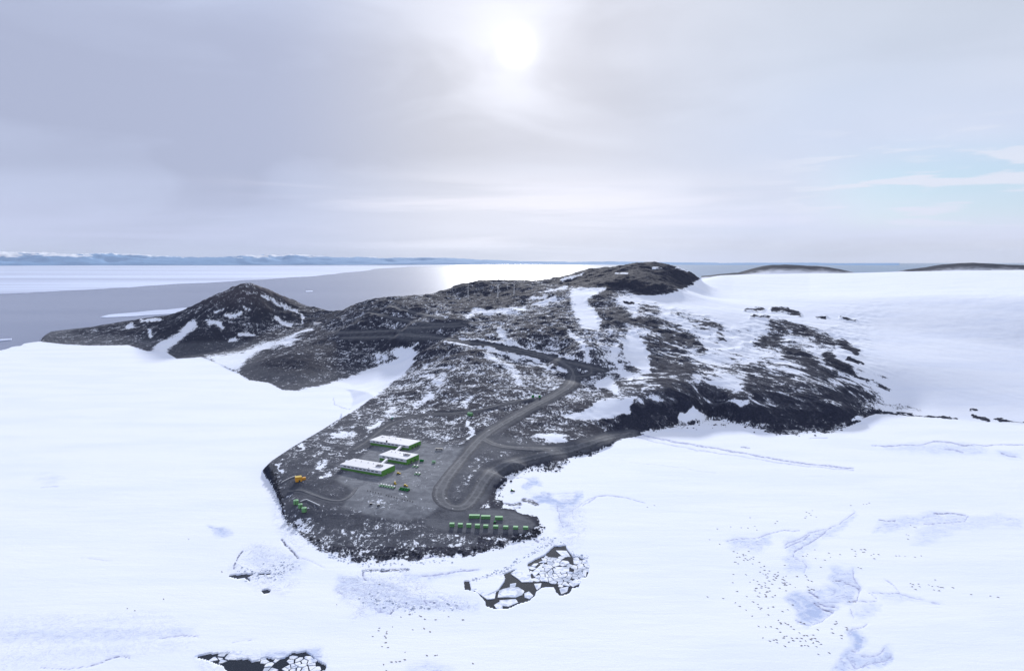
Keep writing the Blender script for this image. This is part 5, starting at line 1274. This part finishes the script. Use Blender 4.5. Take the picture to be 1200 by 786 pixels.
# ------------------------------------------------------------------ ice rubble and boulders along the shore
def rubble(name, lines, count, size, m, label, seed, sink=.3, flat=.6):
    r_ = np.random.default_rng(seed); base = bmesh.new(); bmesh.ops.create_icosphere(base, subdivisions=1, radius=1.0)
    bv = np.array([v.co[:] for v in base.verts]); bf = np.array([[v.index for v in f.verts] for f in base.faces]); base.free()
    VV_, FF_ = [], []
    for k in range(count):
        P, wd_ = lines[r_.integers(len(lines))]
        i = r_.integers(len(P) - 1); t_ = r_.random(); u = P[i][0] + (P[i + 1][0] - P[i][0]) * t_ + r_.normal(0, wd_); v = P[i][1] + (P[i + 1][1] - P[i][1]) * t_ + r_.normal(0, wd_ * .6)
        g = hit(u, v, H)
        if g[2] < -.3: continue
        sc = size[0] + (size[1] - size[0]) * r_.random() ** 2.5
        a = r_.random() * 6.28; vv2 = bv * (1 + r_.normal(0, .22, (len(bv), 1))) * sc * np.array([1.0, r_.uniform(.6, 1), flat * r_.uniform(.7, 1.2)])
        x_ = vv2[:, 0] * math.cos(a) - vv2[:, 1] * math.sin(a) + g[0]; y_ = vv2[:, 0] * math.sin(a) + vv2[:, 1] * math.cos(a) + g[1]
        FF_.append(bf + len(bv) * len(VV_)); VV_.append(np.c_[x_, y_, vv2[:, 2] + g[2] + sc * flat * sink])
    return tag(link(name, np_mesh(name, np.concatenate(VV_), np.concatenate(FF_), False), m), label, None, None, 'stuff')
SHORE = [(318, 560), (324, 578), (329, 594), (334, 610), (346, 620), (362, 636), (386, 648)]
rubble('ice_rubble', [(SHORE, 3.0), ([(386, 650), (420, 660), (470, 660), (530, 656)], 3.0), ([(545, 682), (590, 668), (620, 650), (645, 635)], 2.0), ([(425, 668), (455, 668), (480, 667)], 1.5), ([(640, 630), (660, 645), (690, 655)], 4.0), ([(430, 700), (480, 712), (540, 708)], 6.0), ([(280, 670), (320, 672), (345, 660)], 6.0)], 900, (.4, 1.7), M_FLOE, 'broken blocks of white ice jammed along the shore of the headland', 5, .2, .5)
M_BOULD = flatmat('dark_boulder', (0.040, 0.044, 0.060), .95, .35, .4, .05)
rubble('boulders', [([(346, 612), (364, 630), (388, 643), (420, 652), (450, 652), (480, 650), (520, 649), (560, 645), (592, 637)], 3.5), ([(318, 552), (324, 570), (331, 592)], 1.5), ([(582, 582), (594, 558), (622, 548), (650, 552), (672, 534), (697, 531)], 3.0), ([(605, 632), (625, 628), (632, 618)], 2.5), ([(760, 505), (800, 499), (860, 496), (906, 507), (970, 506), (1010, 491)], 3.5)], 900, (.5, 2.4), M_BOULD, 'dark boulders and rubble scattered along the foot of the headland', 6, .25, .8)

# ------------------------------------------------------------------ seals
def seal_mesh():
    bm = bmesh.new(); rings = []
    prof = [(-1.45, .06, .05, .10), (-1.25, .20, .12, .14), (-.8, .36, .28, .26), (-.2, .50, .42, .38), (.35, .50, .42, .38), (.8, .38, .34, .33), (1.08, .24, .24, .32), (1.28, .20, .20, .34), (1.45, .09, .09, .30)]
    for x, w, h, zc in prof:
        rings.append([bm.verts.new((x, w * math.cos(a), zc + h * math.sin(a) * .9)) for a in np.linspace(0, 2 * math.pi, 9)[:-1]])
    for i in range(len(rings) - 1):
        for j in range(8): bm.faces.new((rings[i][j], rings[i + 1][j], rings[i + 1][(j + 1) % 8], rings[i][(j + 1) % 8]))
    bm.faces.new(rings[0]); bm.faces.new(rings[-1][::-1])
    for s in (-1, 1):                      # front and hind flippers
        vs = [bm.verts.new(c) for c in ((.62, s * .36, .22), (.40, s * .42, .20), (.10, s * .86, .04), (.30, s * .90, .05))]; bm.faces.new(vs); vs2 = [bm.verts.new((v.co.x, v.co.y, v.co.z - .07)) for v in vs]; bm.faces.new(vs2[::-1])
        for i in range(4): bm.faces.new((vs[i], vs2[i], vs2[(i + 1) % 4], vs[(i + 1) % 4]))
        vs = [bm.verts.new(c) for c in ((-1.3, s * .05, .14), (-1.35, s * .16, .12), (-1.85, s * .34, .05), (-1.9, s * .08, .06))]; bm.faces.new(vs); vs2 = [bm.verts.new((v.co.x, v.co.y, v.co.z - .05)) for v in vs]; bm.faces.new(vs2[::-1])
        for i in range(4): bm.faces.new((vs[i], vs2[i], vs2[(i + 1) % 4], vs[(i + 1) % 4]))
    bmesh.ops.recalc_face_normals(bm, faces=bm.faces[:])
    me = bpy.data.meshes.new('seal'); bm.to_mesh(me); bm.free()
    for p in me.polygons: p.use_smooth = True
    me.materials.append(M_SEAL); return me
SEAL = seal_mesh()
srng = random.Random(21); n_seal = 0
pool_h = POOLS
def seal(u, v, label, group):
    global n_seal
    x, y = W2(u, v, 0)
    o = link('seal', SEAL, None, None, (x, y, ground(x, y) - .03))
    o.rotation_euler.z = srng.gauss(R(-22), .45) + (math.pi if srng.random() < .3 else 0); s = srng.uniform(.62, .92); o.scale = (s, s * srng.uniform(.85, 1.0), s * .75)
    tag(o, label, 'seal', group); n_seal += 1
G1 = 'dark seal lying in the dense colony left of the blue melt pool'
def cl(pts, label, group, jit=0.6):
    for u, v in pts: seal(u + srng.uniform(-jit, jit), v + srng.uniform(-jit, jit) * .7, label, group)
def gsc(cu, cv, su, sv, k, label, group, rho=0.0):
    for _ in range(k):
        a, b = srng.gauss(0, 1), srng.gauss(0, 1)
        a = max(-2, min(2, a)); b = max(-2, min(2, b))
        seal(cu + 1.55 * su * a, cv + 1.45 * sv * (rho * a + b * math.sqrt(1 - rho * rho)), label, group)
o5 = lambda P: off(5.61, 860, 620, P)
gsc(905, 673, 10, 5, 28, G1, 'seals in the dense colony'); gsc(922, 681, 12, 4.5, 22, G1, 'seals in the dense colony', .5); gsc(898, 696, 5, 6, 18, G1, 'seals in the dense colony')
gsc(874, 654, 6, 4, 16, 'dark seal in the loose group above the dense colony', 'seals above the dense colony', .4); gsc(886, 686, 5, 6, 13, 'dark seal on the left fringe of the dense colony', 'seals left of the dense colony')
gsc(947, 752, 9, 4.5, 22, 'dark seal in the group below the blue melt pool', 'seals below the melt pool', .3); gsc(925, 740, 9, 9, 16, 'dark seal scattered between the dense colony and the lower group', 'seals between the groups'); gsc(905, 715, 12, 8, 12, 'dark seal scattered just below the dense colony', 'seals below the colony')
cl(o5([(20, 405), (10, 480), (40, 503), (78, 530), (118, 567), (165, 637), (205, 641), (245, 638), (283, 650), (188, 712), (238, 735), (283, 743), (335, 768)]), 'lone dark seal lying well left of the colony', 'single seals left of the colony')
cl(o5([(670, 605), (675, 618), (740, 645), (745, 658), (642, 655), (650, 680), (705, 695), (708, 715), (553, 660), (665, 622)]), 'dark seal between the melt pool and the narrow blue channel', 'seals by the blue channel')
cl(o5([(455, 178), (485, 160), (478, 175), (530, 135), (535, 192), (573, 250), (595, 203), (625, 155), (638, 183), (700, 167)]), 'dark seal scattered right of the curled blue tongue of ice', 'seals right of the tongue')
cl(o5([(780, 132), (795, 142), (800, 160), (795, 175), (835, 130), (855, 130), (868, 133), (848, 152), (863, 148), (815, 250), (832, 258), (760, 470), (785, 472), (800, 475)]), 'dark seal in the small group on clean snow above the melt pool', 'seals on clean snow')
o3 = lambda P: off(3.158, 820, 560, P)
cl(o3([(780, 388), (785, 400), (800, 410), (810, 390), (812, 400), (848, 395), (860, 400), (872, 376), (880, 402), (893, 404), (900, 404), (885, 415), (935, 405), (1005, 431), (1077, 437), (1102, 440), (790, 392), (865, 412)]), 'dark seal in the row out on the right-hand snow', 'seals on the right')
cl(o3([(725, 288), (740, 286), (760, 288), (795, 292), (820, 288), (635, 285), (645, 280), (660, 283), (645, 297), (765, 210), (775, 212), (772, 224), (780, 174), (795, 180), (800, 184)]), 'dark seal scattered along the upper right of the ice', 'seals at the upper right')
cl(o3([(395, 125), (405, 130), (395, 142), (415, 120), (430, 145), (390, 148), (410, 138), (560, 100), (605, 97), (618, 95), (628, 93), (185, 145), (285, 160), (278, 168), (115, 180), (152, 182), (180, 185), (205, 178), (210, 192), (38, 228), (75, 245), (65, 187), (125, 270), (130, 310), (125, 355), (122, 387), (30, 438), (85, 443)]), 'dark seal scattered in the upper fringe of the colony', 'seals at the upper fringe')
o38 = lambda P: off(6.66, 380, 630, P)
cl(o38([(600, 615), (665, 595), (745, 605), (755, 612), (785, 632), (870, 636), (970, 612), (1080, 636), (432, 702), (425, 722), (535, 692), (490, 730), (488, 745), (475, 765), (480, 778), (380, 768), (690, 714), (780, 706), (825, 732), (97, 520), (430, 362)]), 'dark seal scattered on the ice below the headland', 'seals below the headland', .3)
cl(off(4, 200, 600, [(1007, 610), (990, 628), (1020, 632), (1100, 655), (1098, 690), (1035, 700), (1058, 700), (1075, 697), (998, 712), (1012, 740)]), 'dark seal near the bottom edge left of centre', 'seals at the bottom edge', .3)
cl(off(3.48, 480, 560, [(70, 722), (105, 722), (113, 720), (258, 755), (218, 577), (85, 625), (60, 612)]), 'dark seal on bare ice below the broken-ice pool', 'seals below the broken-ice pool', .3)
cl(off(3.197, 0, 540, [(477, 551), (506, 560), (614, 517), (707, 292), (832, 414)]), 'lone dark seal far out on the left-hand ice', 'single seals on the left', .2)
cl([(758.5, 594), (767, 592)], 'dark seal at the end of the curved crack on the open ice', 'two seals by the curved crack', .1)
cl([(628, 668.5), (649, 665), (640, 664)], 'dark seal lying at the shore end of the curved drift line', 'seals near the drift line', .2) if False else None
print('SEALS', n_seal, 'FLOES', cn_)

# ------------------------------------------------------------------ haze
hb = bm_mesh('haze', lambda b: bm_box(b, (0, 45000, 800), (196000, 104000, 1620)))
hz = bpy.data.materials.new('thin_haze'); hz.use_nodes = True
N = NT(hz.node_tree); ho = N.n('ShaderNodeOutputMaterial'); pv = N.n('ShaderNodeVolumePrincipled')
pv.inputs['Color'].default_value = (0.80, 0.88, 1.0, 1); pv.inputs['Density'].default_value = 6.5e-6; pv.inputs['Anisotropy'].default_value = 0.0
N.link(pv.outputs[0], ho.inputs['Volume'])
tag(link('haze', hb, hz), 'thin pale haze over the ice and the sea', None, None, 'stuff')
